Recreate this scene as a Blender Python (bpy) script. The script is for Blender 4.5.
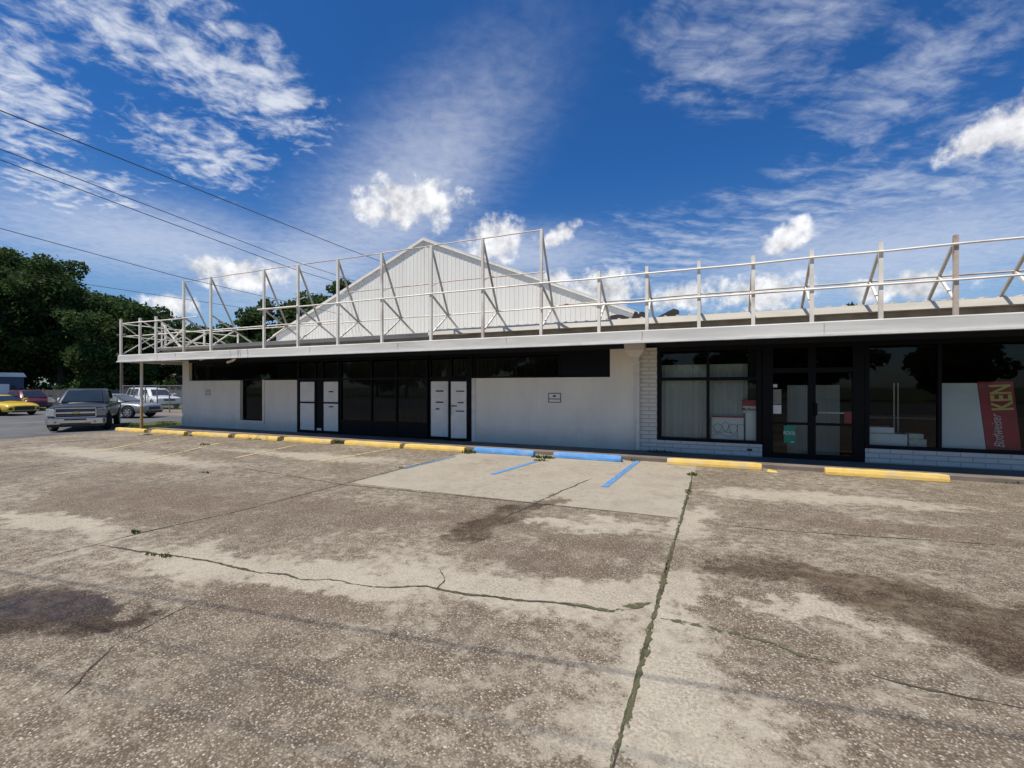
import bpy, bmesh, math, random
import numpy as np
from mathutils import Vector, Matrix
random.seed(7); np.random.seed(7)
R = math.radians
scene = bpy.context.scene
for o in list(bpy.data.objects): bpy.data.objects.remove(o)
col = scene.collection

# ------------------------------------------------------------------ camera
TH = R(23.6); CT, ST = math.cos(TH), math.sin(TH); FPX = 463.0; EYE = 1.9
cam_d = bpy.data.cameras.new('camera'); cam = bpy.data.objects.new('camera', cam_d); col.objects.link(cam)
cam.location = (0, 0, EYE); cam.rotation_euler = (R(90), 0, TH)
cam_d.sensor_width = 36; cam_d.lens = 36*FPX/1024; cam_d.shift_y = 3/1024
cam_d.clip_start = .05; cam_d.clip_end = 5000
scene.camera = cam

# ------------------------------------------------------------------ light
SUN_EL, SUN_AZ = R(65), R(34)          # sun behind and left of the viewer: light travels toward (+sin, +cos)
scene.view_settings.view_transform = 'Standard'; scene.view_settings.look = 'None'
scene.view_settings.exposure = 0.12; scene.view_settings.gamma = 1
sd = bpy.data.lights.new('sun', 'SUN'); so = bpy.data.objects.new('sun', sd); col.objects.link(so)
sd.energy = 4.7; sd.angle = R(.5); sd.color = (1, .93, .82)
tr = Vector((math.sin(SUN_AZ)*math.cos(SUN_EL), math.cos(SUN_AZ)*math.cos(SUN_EL), -math.sin(SUN_EL)))
so.rotation_euler = tr.to_track_quat('-Z', 'Y').to_euler(); so.location = (-30, -40, 60)

# ------------------------------------------------------------------ node helpers
class NT:
    def __init__(s, tree): s.t = tree; s.n = tree.nodes; s.l = tree.links
    def new(s, typ, **kw):
        n = s.n.new(typ)
        for k, v in kw.items(): setattr(n, k, v)
        return n
    def put(s, sock, v):
        if v is None: return
        if isinstance(v, bpy.types.NodeSocket): s.l.new(v, sock)
        else:
            if sock.type == 'RGBA' and not isinstance(v, (int, float)) and len(v) == 3: v = (*v, 1)
            sock.default_value = v
    def m(s, op, a, b=0.0, c=None, clamp=False):
        n = s.new('ShaderNodeMath', operation=op, use_clamp=clamp); s.put(n.inputs[0], a); s.put(n.inputs[1], b)
        if c is not None: s.put(n.inputs[2], c)
        return n.outputs[0]
    def vm(s, op, a, b=(0, 0, 0), out=0):
        n = s.new('ShaderNodeVectorMath', operation=op); s.put(n.inputs[0], a); s.put(n.inputs[1], b)
        return n.outputs['Value'] if op in ('LENGTH', 'DISTANCE', 'DOT_PRODUCT') else n.outputs[0]
    def mix(s, f, a, b, blend='MIX'):
        n = s.new('ShaderNodeMix', data_type='RGBA', blend_type=blend, clamp_factor=True)
        s.put(n.inputs[0], f); s.put(n.inputs[6], a); s.put(n.inputs[7], b); return n.outputs[2]
    def noise(s, v, scale, detail=4, rough=.55, dist=0.0, col=False):
        n = s.new('ShaderNodeTexNoise'); s.put(n.inputs['Vector'], v); n.inputs['Scale'].default_value = scale
        n.inputs['Detail'].default_value = detail; n.inputs['Roughness'].default_value = rough; n.inputs['Distortion'].default_value = dist
        return n.outputs['Color' if col else 'Fac']
    def voro(s, v, scale, feature='F1', out='Distance', rnd=1.0):
        n = s.new('ShaderNodeTexVoronoi', feature=feature); s.put(n.inputs['Vector'], v); n.inputs['Scale'].default_value = scale
        n.inputs['Randomness'].default_value = rnd; return n.outputs[out]
    def ramp(s, f, stops, interp='LINEAR'):
        n = s.new('ShaderNodeValToRGB'); n.color_ramp.interpolation = interp; e = n.color_ramp.elements
        while len(e) > 1: e.remove(e[0])
        e[0].position = stops[0][0]; e[0].color = (*stops[0][1], 1)
        for p, c in stops[1:]:
            x = e.new(p); x.color = (*c, 1)
        s.put(n.inputs[0], f); return n.outputs[0]
    def step(s, x, a, b, lo=0.0, hi=1.0):
        n = s.new('ShaderNodeMapRange', interpolation_type='SMOOTHSTEP'); s.put(n.inputs[0], x)
        n.inputs[1].default_value = a; n.inputs[2].default_value = b; n.inputs[3].default_value = lo; n.inputs[4].default_value = hi
        return n.outputs[0]
    def local(s, v, loc, rot, scale):
        n = s.new('ShaderNodeMapping', vector_type='TEXTURE'); s.put(n.inputs[0], v)
        n.inputs[1].default_value = loc; n.inputs[2].default_value = rot; n.inputs[3].default_value = scale
        return n.outputs[0]

# ------------------------------------------------------------------ sky (Nishita + procedural clouds by direction)
W = bpy.data.worlds.new('World'); scene.world = W; W.use_nodes = True
W.node_tree.nodes.clear(); w = NT(W.node_tree)
sky = w.new('ShaderNodeTexSky', sky_type='NISHITA', sun_disc=False, sun_elevation=SUN_EL, sun_rotation=R(180)+SUN_AZ,
            altitude=0, air_density=1.0, dust_density=.6, ozone_density=2.5)
dirv = w.vm('NORMALIZE', w.new('ShaderNodeTexCoord').outputs['Generated'])
sepd = w.new('ShaderNodeSeparateXYZ'); w.put(sepd.inputs[0], dirv)
elz = sepd.outputs[2]
den = w.m('MAXIMUM', w.m('ADD', elz, .06), .03)
cmb = w.new('ShaderNodeCombineXYZ'); w.put(cmb.inputs[0], w.m('DIVIDE', sepd.outputs[0], den)); w.put(cmb.inputs[1], w.m('DIVIDE', sepd.outputs[1], den))
plane = cmb.outputs[0]
def ray(u, v):
    a, b = (u-512)/FPX, (387-v)/FPX
    d = Vector((a*CT-ST, a*ST+CT, b)); d.normalize(); return d
def blob(u, v, ru, rv, roll=0.0, soft=0.0):
    """elliptical mask on the sky dome around one cloud; 1 at its centre, 0 at its rim"""
    d = ray(u, v); az = math.atan2(d.y, d.x)
    k = 1/math.sqrt(1+((u-512)/FPX)**2+((387-v)/FPX)**2)
    p = w.local(dirv, d, (R(roll), 0, az), (3.0, ru/FPX*k, rv/FPX*k))
    return w.m('SUBTRACT', 1.0, w.vm('LENGTH', p), clamp=True)
def total(ms):
    o = ms[0]
    for x in ms[1:]: o = w.m('MAXIMUM', o, x)
    return o
# thin high cloud
streak = w.local(plane, (0, 0, 0), (0, 0, R(35)), (1.0, .45, 1))
warp = w.vm('ADD', streak, w.vm('MULTIPLY', w.vm('SUBTRACT', w.noise(plane, 1.6, 3, col=True), (.5, .5, .5)), (.6, .6, 0)))
n1 = w.noise(warp, 3.6, 6, .62); n2 = w.noise(w.vm('ADD', plane, w.vm('MULTIPLY', w.vm('SUBTRACT', w.noise(plane, 5, 2, col=True), (.5, .5, .5)), (.12, .12, 0))), 17.0, 5, .58, .2)
nn = w.m('ADD', w.m('MULTIPLY', n1, .42), w.m('MULTIPLY', n2, .58))
hi = total([blob(205, 62, 175, 62, 12), blob(120, 30, 140, 40), blob(15, 95, 80, 110), blob(205, 150, 90, 55), blob(70, 190, 120, 45),
            blob(270, 90, 90, 50, 35)])
hi2 = total([blob(745, 45, 150, 70, 5), blob(905, 80, 150, 60, -20), blob(810, 225, 330, 75, -8), blob(660, 260, 220, 60), blob(960, 190, 150, 80, -15)])
hi3 = total([blob(400, 200, 260, 105, -42), blob(310, 265, 200, 75, -20), blob(150, 240, 260, 70), blob(520, 255, 190, 45), blob(880, 255, 360, 95)])
c_a = w.step(w.m('ADD', nn, w.m('MULTIPLY', w.m('POWER', hi, .6), .36)), .66, .98)
c_a = w.m('MULTIPLY', c_a, w.step(hi, 0, .25))
nb = w.m('ADD', w.m('MULTIPLY', n1, .78), w.m('MULTIPLY', n2, .22))
c_b = w.m('MULTIPLY', w.step(w.m('ADD', nb, w.m('MULTIPLY', w.m('POWER', hi2, .7), .30)), .58, 1.0, 0, .68), w.step(hi2, 0, .35))
c_c = w.m('MULTIPLY', w.step(w.m('ADD', w.m('MULTIPLY', nn, .9), w.m('MULTIPLY', hi3, .75)), .35, 1.3, 0, .6), w.step(hi3, 0, .8))
thin = w.m('MAXIMUM', w.m('MAXIMUM', c_a, c_b), c_c)
# puffy low clouds
dn = w.noise(dirv, 24, 6, .6); dn2 = w.noise(w.vm('ADD', dirv, (.006, .012, .016)), 24, 4, .6)
cu = total([blob(415, 204, 72, 34, -3), blob(382, 212, 45, 18), blob(495, 240, 46, 30), blob(560, 236, 30, 12, -25), blob(600, 288, 60, 26),
            blob(786, 240, 34, 20, -10), blob(800, 230, 18, 18), blob(985, 135, 50, 24, -22), blob(1040, 118, 55, 42), blob(245, 275, 70, 22),
            blob(170, 305, 34, 18), blob(765, 292, 55, 26), blob(690, 296, 60, 22), blob(545, 285, 40, 22), blob(905, 288, 70, 20)])
cud = w.m('MULTIPLY', w.step(w.m('ADD', w.m('MULTIPLY', w.m('SUBTRACT', dn, .5), 2.0), cu), .16, .74, 0, .93), w.step(cu, .02, .2))
relief = w.m('MULTIPLY', w.m('SUBTRACT', dn, dn2), 5.0)
cub = w.m('ADD', w.m('ADD', 7.3, w.m('MULTIPLY', relief, 2.4)), 0.0)
cuc = w.new('ShaderNodeCombineXYZ'); w.put(cuc.inputs[0], cub); w.put(cuc.inputs[1], w.m('MULTIPLY', cub, 1.01)); w.put(cuc.inputs[2], w.m('MULTIPLY', cub, 1.04))
skyc = w.mix(1.0, sky.outputs[0], (.19, .56, 1.0), 'MULTIPLY')
lowh = w.step(elz, .0, .45, 1, 0)
skyc = w.mix(w.m('MULTIPLY', lowh, .75), skyc, w.mix(1.0, sky.outputs[0], (.80, .93, 1.0), 'MULTIPLY'))
c1 = w.mix(w.m('MULTIPLY', thin, .85), skyc, (7.4, 7.8, 8.5))
c2 = w.mix(cud, c1, cuc.outputs[0])
bg = w.new('ShaderNodeBackground'); w.put(bg.inputs[0], c2); bg.inputs[1].default_value = .1
w.put(w.new('ShaderNodeOutputWorld').inputs[0], bg.outputs[0])

# ------------------------------------------------------------------ materials
def base_mat(name):
    m = bpy.data.materials.new(name); m.use_nodes = True; m.node_tree.nodes.clear()
    t = NT(m.node_tree); p = t.new('ShaderNodeBsdfPrincipled'); o = t.new('ShaderNodeOutputMaterial'); t.put(o.inputs[0], p.outputs[0])
    return m, t, p
def mat(name, c, rough=.6, var=.12, scale=3.0, metal=0.0, bump=0.0, bscale=60, dirt=None, dirtamt=.35, coat=0.0, spec=.5, stretch=(1, 1, 1)):
    m, t, p = base_mat(name)
    pos = t.new('ShaderNodeNewGeometry').outputs['Position']
    pos2 = t.local(pos, (0, 0, 0), (0, 0, 0), stretch)
    n = t.noise(pos2, scale, 6, .6)
    lo = tuple(max(0, x*(1-var)) for x in c); hi = tuple(min(1, x*(1+var)) for x in c)
    cc = t.mix(t.step(n, .3, .7), lo, hi)
    if dirt:
        n2 = t.noise(pos2, scale*.6, 7, .65, .5)
        cc = t.mix(t.step(n2, .48, .72, 0, dirtamt), cc, dirt)
    t.put(p.inputs['Base Color'], cc); p.inputs['Metallic'].default_value = metal
    t.put(p.inputs['Roughness'], t.step(n, .2, .8, max(.02, rough-.06), min(1, rough+.06)))
    p.inputs['Specular IOR Level'].default_value = spec
    if coat: p.inputs['Coat Weight'].default_value = coat; p.inputs['Coat Roughness'].default_value = .04
    if bump:
        b = t.new('ShaderNodeBump'); b.inputs['Strength'].default_value = bump; b.inputs['Distance'].default_value = .01
        t.put(b.inputs['Height'], t.noise(pos, bscale, 4, .6)); t.put(p.inputs['Normal'], b.outputs[0])
    return m
M = {}
M['stucco'] = mat('painted_stucco', (.84, .76, .62), .8, .05, 1.2, bump=.4, bscale=45, dirt=(.56, .49, .39), dirtamt=.35, stretch=(1, 1, 2.5))
def splash(m, z0, z1, c, amt):
    t = NT(m.node_tree); p = [x for x in t.n if x.type == 'BSDF_PRINCIPLED'][0]; src = p.inputs['Base Color'].links[0].from_socket
    pos = t.new('ShaderNodeNewGeometry').outputs['Position']; sx = t.new('ShaderNodeSeparateXYZ'); t.put(sx.inputs[0], pos)
    h = t.m('ADD', sx.outputs[2], t.m('MULTIPLY', t.m('SUBTRACT', t.noise(pos, 2.2, 6, .7), .5), .9))
    c1 = t.mix(t.step(h, z0, z1, amt, 0), src, c)
    st = t.noise(t.local(pos, (0, 0, 0), (0, 0, 0), (.22, 1, 4.5)), 1.6, 4, .6)
    t.put(p.inputs['Base Color'], t.mix(t.step(st, 
        .58, .76, 0, .14), c1, (.46, .40, .31)))
splash(M['stucco'], .12, .75, (.50, .44, .34), .45)
M['trim_white'] = mat('weathered_white_metal', (.72, .67, .58), .5, .07, 1.5, dirt=(.42, .38, .31), dirtamt=.45, stretch=(3, 1, .35))
M['fascia'] = mat('fascia_metal', (.60, .58, .52), .5, .12, 1.1, dirt=(.36, .32, .26), dirtamt=.6, stretch=(2.5, 1, .3))
M['lip'] = mat('fascia_lip', (.74, .73, .70), .45, .08, 3, dirt=(.5, .47, .4), dirtamt=.3)
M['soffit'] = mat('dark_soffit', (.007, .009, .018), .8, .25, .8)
M['black'] = mat('black_aluminium', (.005, .005, .006), .5, .2, 4, spec=.15)
M['bulkhead'] = mat('black_bulkhead', (.006, .006, .007), .6, .25, 3, spec=.15)
M['panel'] = mat('white_door_panel', (.82, .77, .67), .6, .05, 3)
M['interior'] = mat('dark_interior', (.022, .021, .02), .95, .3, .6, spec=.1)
M['curtain'] = mat('grey_curtain', (.46, .47, .42), .9, .10, 5, stretch=(.1, 1, 8))
M['board'] = mat('pale_board', (.76, .79, .74), .6, .04, 2)
M['red_banner'] = mat('red_banner', (.42, .035, .04), .55, .12, 3)
M['yellow_ink'] = mat('yellow_ink', (.75, .58, .16), .6, .05, 6)
M['cream_ink'] = mat('cream_ink', (.72, .66, .6), .6, .05, 6)
M['black_ink'] = mat('black_ink', (.012, .012, .012), .6, .05, 6)
M['green_sticker'] = mat('green_sticker', (.02, .24, .14), .5, .1, 6)
M['red_sticker'] = mat('red_sticker', (.36, .03, .03), .5, .1, 6)
M['paper'] = mat('paper', (.72, .69, .62), .7, .06, 6)
M['dim_sheet'] = mat('dim_printed_sheet', (.22, .21, .18), .7, .3, 30)
M['carton'] = mat('carton', (.55, .56, .50), .8, .12, 6)
M['steel'] = mat('weathered_frame_steel', (.80, .74, .63), .55, .10, 1.2, dirt=(.26, .14, .08), dirtamt=.6)
M['steel_dull'] = mat('weathered_brace_steel', (.48, .44, .375), .6, .12, 1.2, dirt=(.2, .12, .08), dirtamt=.6)
M['steel_rust'] = mat('rusty_pole_steel', (.60, .50, .41), .65, .2, 1.6, dirt=(.28, .13, .07), dirtamt=.8)
M['corrug'] = mat('ribbed_sheet_metal', (.70, .68, .62), .55, .05, .5, dirt=(.60, .55, .46), dirtamt=.35, stretch=(.4, 1, 3))
M['roofmetal'] = mat('roof_sheet_metal', (.62, .59, .52), .5, .08, .8, dirt=(.35, .31, .26), dirtamt=.5)
M['gutter'] = mat('gutter_metal', (.60, .56, .48), .5, .10, .9, dirt=(.32, .28, .22), dirtamt=.5, stretch=(2, 1, .4))
M['recess'] = mat('roof_edge_recess', (.30, .26, .21), .9, .25, 2)
M['tar'] = mat('torn_roof_felt', (.025, .025, .028), .8, .3, 3)
M['yellow'] = mat('yellow_kerb_paint', (.74, .50, .12), .7, .10, 3, bump=.3, bscale=40, dirt=(.50, .45, .36), dirtamt=.75)
M['blue'] = mat('blue_kerb_paint', (.10, .30, .62), .6, .12, 3, bump=.3, bscale=40, dirt=(.36, .42, .47), dirtamt=.6)
M['rubber'] = mat('tyre_rubber', (.015, .015, .016), .8, .2, 8)
M['rim'] = mat('alloy_rim', (.55, .56, .58), .3, .08, 8, metal=.9)
M['chrome'] = mat('chrome', (.62, .62, .63), .18, .05, 4, metal=1)
M['carglass'] = mat('car_glass', (.02, .026, .03), .04, .15, 2, spec=.8)
M['lampglass'] = mat('headlamp_glass', (.40, .40, .38), .12, .15, 14, coat=.6)
M['amber'] = mat('amber_lens', (.5, .2, .04), .2, .1, 10)
M['carblack'] = mat('black_plastic', (.018, .018, .02), .5, .2, 6)
for nm, c in dict(truck=(.040, .040, .039), sport=(.70, .48, .03), maroon=(.10, .012, .02), silver=(.27, .28, .27), white=(.74, .75, .76)).items():
    M['paint_'+nm] = mat(nm+'_car_paint', c, .35, .05, 2, metal=.25 if nm == 'silver' else 0, coat=.35 if nm == 'truck' else .8)
M['wood'] = mat('weathered_wood', (.16, .12, .09), .85, .25, 3, stretch=(.5, .5, 4))
M['fencewood'] = mat('grey_fence_wood', (.20, .18, .16), .85, .25, 2, stretch=(.3, .3, 3))
M['galv'] = mat('galvanised_steel', (.22, .22, .22), .6, .1, 4)
M['post_foot'] = mat('yellow_brown_post_paint', (.46, .27, .09), .65, .2, 3, dirt=(.26, .13, .06), dirtamt=.7)
M['bluewall'] = mat('blue_sheet_wall', (.035, .075, .13), .6, .12, .8)
M['shingle'] = mat('brown_shingles', (.15, .125, .10), .9, .25, 4)
M['housewall'] = mat('house_wall', (.30, .27, .23), .85, .12, 1)
M['wire'] = mat('cable_sheath', (.03, .03, .032), .7, .1, 4)
M['bark'] = mat('bark', (.075, .06, .045), .95, .3, 5, bump=.6, bscale=14)

def glass_mat(name, tint, refl=1.0):
    m = bpy.data.materials.new(name); m.use_nodes = True; m.node_tree.nodes.clear(); t = NT(m.node_tree)
    tr_ = t.new('ShaderNodeBsdfTransparent'); t.put(tr_.inputs[0], tint)
    gl = t.new('ShaderNodeBsdfGlossy'); gl.inputs['Roughness'].default_value = .015
    pos = t.new('ShaderNodeNewGeometry').outputs['Position']
    b = t.new('ShaderNodeBump'); b.inputs['Strength'].default_value = .05; b.inputs['Distance'].default_value = .02
    t.put(b.inputs['Height'], t.noise(pos, .9, 2)); t.put(gl.inputs['Normal'], b.outputs[0])
    fr = t.new('ShaderNodeFresnel'); fr.inputs['IOR'].default_value = 1.5
    f = t.m('MULTIPLY', fr.outputs[0], t.m('ADD', refl*.85, t.m('MULTIPLY', t.noise(pos, 1.5, 5), refl*.3)))
    mx = t.new('ShaderNodeMixShader'); t.put(mx.inputs[0], f); t.put(mx.inputs[1], tr_.outputs[0]); t.put(mx.inputs[2], gl.outputs[0])
    o = t.new('ShaderNodeOutputMaterial'); t.put(o.inputs[0], mx.outputs[0]); return m
M['glass'] = glass_mat('tinted_shop_glass', (.36, .38, .37), .6)
M['glass_clear'] = glass_mat('shop_glass', (.86, .90, .87), .75)

def brick_mat():
    m, t, p = base_mat('painted_brick')
    pos = t.new('ShaderNodeNewGeometry').outputs['Position']
    s = t.new('ShaderNodeSeparateXYZ'); t.put(s.inputs[0], pos)
    c = t.new('ShaderNodeCombineXYZ'); t.put(c.inputs[0], s.outputs[0]); t.put(c.inputs[1], s.outputs[2])
    b = t.new('ShaderNodeTexBrick'); t.put(b.inputs['Vector'], c.outputs[0]); b.inputs['Scale'].default_value = 1.0
    b.inputs['Brick Width'].default_value = .42; b.inputs['Row Height'].default_value = .112; b.inputs['Mortar Size'].default_value = .011
    b.inputs['Mortar Smooth'].default_value = .3
    t.put(b.inputs['Color1'], (.70, .645, .55)); t.put(b.inputs['Color2'], (.66, .605, .51)); t.put(b.inputs['Mortar'], (.47, .43, .36))
    n = t.noise(pos, 2.0, 6, .65)
    t.put(p.inputs['Base Color'], t.mix(t.step(n, .5, .75, 0, .4), b.outputs[0], (.5, .45, .37))); p.inputs['Roughness'].default_value = .75
    bp = t.new('ShaderNodeBump'); bp.inputs['Strength'].default_value = .9; bp.inputs['Distance'].default_value = .012; bp.invert = True
    t.put(bp.inputs['Height'], b.outputs['Fac']); t.put(p.inputs['Normal'], bp.outputs[0]); return m
M['brick'] = brick_mat()

def leaf_mat(name, dark, light):
    m = bpy.data.materials.new(name); m.use_nodes = True; m.node_tree.nodes.clear(); t = NT(m.node_tree)
    g = t.new('ShaderNodeNewGeometry')
    c = t.mix(g.outputs['Random Per Island'], dark, light)
    c = t.mix(t.step(t.noise(g.outputs['Position'], .35, 3), .4, .65, 0, .5), c, light)
    d = t.new('ShaderNodeBsdfPrincipled'); t.put(d.inputs['Base Color'], c); d.inputs['Roughness'].default_value = .75; d.inputs['Specular IOR Level'].default_value = .12
    tl = t.new('ShaderNodeBsdfTranslucent'); t.put(tl.inputs[0], c)
    mx = t.new('ShaderNodeMixShader'); mx.inputs[0].default_value = .38; t.put(mx.inputs[1], d.outputs[0]); t.put(mx.inputs[2], tl.outputs[0])
    t.put(t.new('ShaderNodeOutputMaterial').inputs[0], mx.outputs[0]); return m
M['leaf'] = leaf_mat('oak_leaves', (.024, .048, .015), (.085, .135, .042))
M['leaf2'] = leaf_mat('pale_leaves', (.04, .07, .02), (.095, .145, .045))
M['weed'] = leaf_mat('weed_leaves', (.05, .08, .02), (.11, .14, .04))

# ------------------------------------------------------------------ mesh helpers
def root_loc(o):
    v = Vector((0, 0, 0))
    while o is not None: v += o.location; o = o.parent
    return v
class MB:
    def __init__(s): s.v = []; s.f = []
    def quad(s, a, b, c, d): return s.poly([a, b, c, d])
    def poly(s, pts):
        k = len(s.v); s.v += [tuple(p) for p in pts]; s.f.append(tuple(range(k, k+len(pts)))); return s
    def box(s, x0, x1, y0, y1, z0, z1):
        k = len(s.v); s.v += [(x, y, z) for x in (x0, x1) for y in (y0, y1) for z in (z0, z1)]
        s.f += [tuple(k+i for i in q) for q in ((0, 1, 3, 2), (4, 6, 7, 5), (0, 4, 5, 1), (2, 3, 7, 6), (0, 2, 6, 4), (1, 5, 7, 3))]; return s
    def bar(s, p, q, r, n=8, r2=None, caps=True):
        p, q = Vector(p), Vector(q); d = (q-p).normalized(); u = d.cross(Vector((0, 0, 1)))
        if u.length < .01: u = d.cross(Vector((0, 1, 0)))
        u.normalize(); v = d.cross(u); r2 = r if r2 is None else r2; k = len(s.v); off = math.pi/4 if n == 4 else 0
        for c, rr in ((p, r), (q, r2)):
            for i in range(n):
                t = 2*math.pi*i/n+off; s.v.append(tuple(c+(u*math.cos(t)+v*math.sin(t))*rr))
        s.f += [(k+i, k+(i+1) % n, k+n+(i+1) % n, k+n+i) for i in range(n)]
        if caps: s.f += [tuple(k+i for i in range(n))[::-1], tuple(k+n+i for i in range(n))]
        return s
    def tube(s, pts, r, n=6):
        pts = [Vector(p) for p in pts]; k = len(s.v)
        for j, p in enumerate(pts):
            d = (pts[min(j+1, len(pts)-1)]-pts[max(j-1, 0)]).normalized(); u = d.cross(Vector((0, 0, 1)))
            if u.length < .01: u = Vector((1, 0, 0))
            u.normalize(); v = d.cross(u); rr = r[j] if isinstance(r, (list, tuple)) else r
            for i in range(n): t = 2*math.pi*i/n; s.v.append(tuple(p+(u*math.cos(t)+v*math.sin(t))*rr))
        for j in range(len(pts)-1):
            for i in range(n): s.f.append((k+j*n+i, k+j*n+(i+1) % n, k+(j+1)*n+(i+1) % n, k+(j+1)*n+i))
        s.f.append(tuple(k+i for i in range(n))[::-1]); s.f.append(tuple(k+(len(pts)-1)*n+i for i in range(n))); return s
    def loft(s, rings, caps=True):
        k = len(s.v); n = len(rings[0])
        for r in rings: s.v += [tuple(p) for p in r]
        for j in range(len(rings)-1):
            for i in range(n): s.f.append((k+j*n+i, k+j*n+(i+1) % n, k+(j+1)*n+(i+1) % n, k+(j+1)*n+i))
        if caps: s.f.append(tuple(k+i for i in range(n))[::-1]); s.f.append(tuple(k+(len(rings)-1)*n+i for i in range(n)))
        return s
    def prism(s, prof, axis, a, b):
        """closed 2D profile extruded along an axis from a to b"""
        def pt(p, t): return {'x': (t, p[0], p[1]), 'y': (p[0], t, p[1]), 'z': (p[0], p[1], t)}[axis]
        return s.loft([[pt(p, a) for p in prof], [pt(p, b) for p in prof]])
    def build(s, name, m, parent=None, smooth=False, bevel=0.0, seg=2, fix=True):
        me = bpy.data.meshes.new(name); L = root_loc(parent)
        me.from_pydata([(x-L.x, y-L.y, z-L.z) for x, y, z in s.v], [], s.f)
        if fix:
            bm = bmesh.new(); bm.from_mesh(me); bmesh.ops.recalc_face_normals(bm, faces=bm.faces); bm.to_mesh(me); bm.free()
        me.materials.append(m); o = bpy.data.objects.new(name, me); col.objects.link(o)
        if parent is not None: o.parent = parent
        if smooth: me.polygons.foreach_set('use_smooth', [True]*len(me.polygons))
        if bevel:
            b = o.modifiers.new('edge', 'BEVEL'); b.width = bevel; b.segments = seg; b.limit_method = 'ANGLE'
        return o
def tag(o, label=None, cat=None, group=None, kind=None):
    for k, v in (('label', label), ('category', cat), ('group', group), ('kind', kind)):
        if v: o[k] = v
    return o
def thing(name, label, cat, loc=(0, 0, 0), group=None):
    o = bpy.data.objects.new(name, None); col.objects.link(o); o.location = loc; o.empty_display_size = .3
    return tag(o, label, cat, group)
def copy_tree(o, parent=None):
    c = o.copy(); col.objects.link(c)
    if parent is not None: c.parent = parent
    for ch in [x for x in bpy.data.objects if x.parent == o]: copy_tree(ch, c)
    return c
def text_mesh(name, s, size, m, parent, matrix, depth=.002, shear=0.0, sx=1.0, bold=0.0):
    cu = bpy.data.curves.new('t', 'FONT'); cu.body = s; cu.size = size; cu.extrude = depth; cu.align_x = 'CENTER'; cu.align_y = 'CENTER'
    cu.shear = shear; cu.offset = bold; cu.resolution_u = 3
    t = bpy.data.objects.new('t', cu); col.objects.link(t); dg = bpy.context.evaluated_depsgraph_get(); dg.update()
    me = bpy.data.meshes.new_from_object(t.evaluated_get(dg)); bpy.data.objects.remove(t); bpy.data.curves.remove(cu)
    me.name = name; L = root_loc(parent)
    me.transform(Matrix.Translation(-L) @ matrix @ Matrix.Diagonal((sx, 1, 1, 1))); me.materials.clear(); me.materials.append(m)
    o = bpy.data.objects.new(name, me); col.objects.link(o)
    if parent is not None: o.parent = parent
    return o
def wallmat(x, y, z, roll=0.0):          # text plane facing the viewer's side (-y)
    return Matrix.Translation((x, y, z)) @ Matrix.Rotation(R(90), 4, 'X') @ Matrix.Rotation(R(roll), 4, 'Z')
def X(u, y): a = (u-512)/FPX; return y*(a*CT-ST)/(a*ST+CT)
def G(u, v, z=0.0):
    a = (u-512)/FPX; t = (z-EYE)*FPX/(387-v); return Vector((t*(a*CT-ST), t*(a*ST+CT), z))
def At(u, t, z=0.0): a = (u-512)/FPX; return Vector((t*(a*CT-ST), t*(a*ST+CT), z))
D = 13.5

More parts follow.
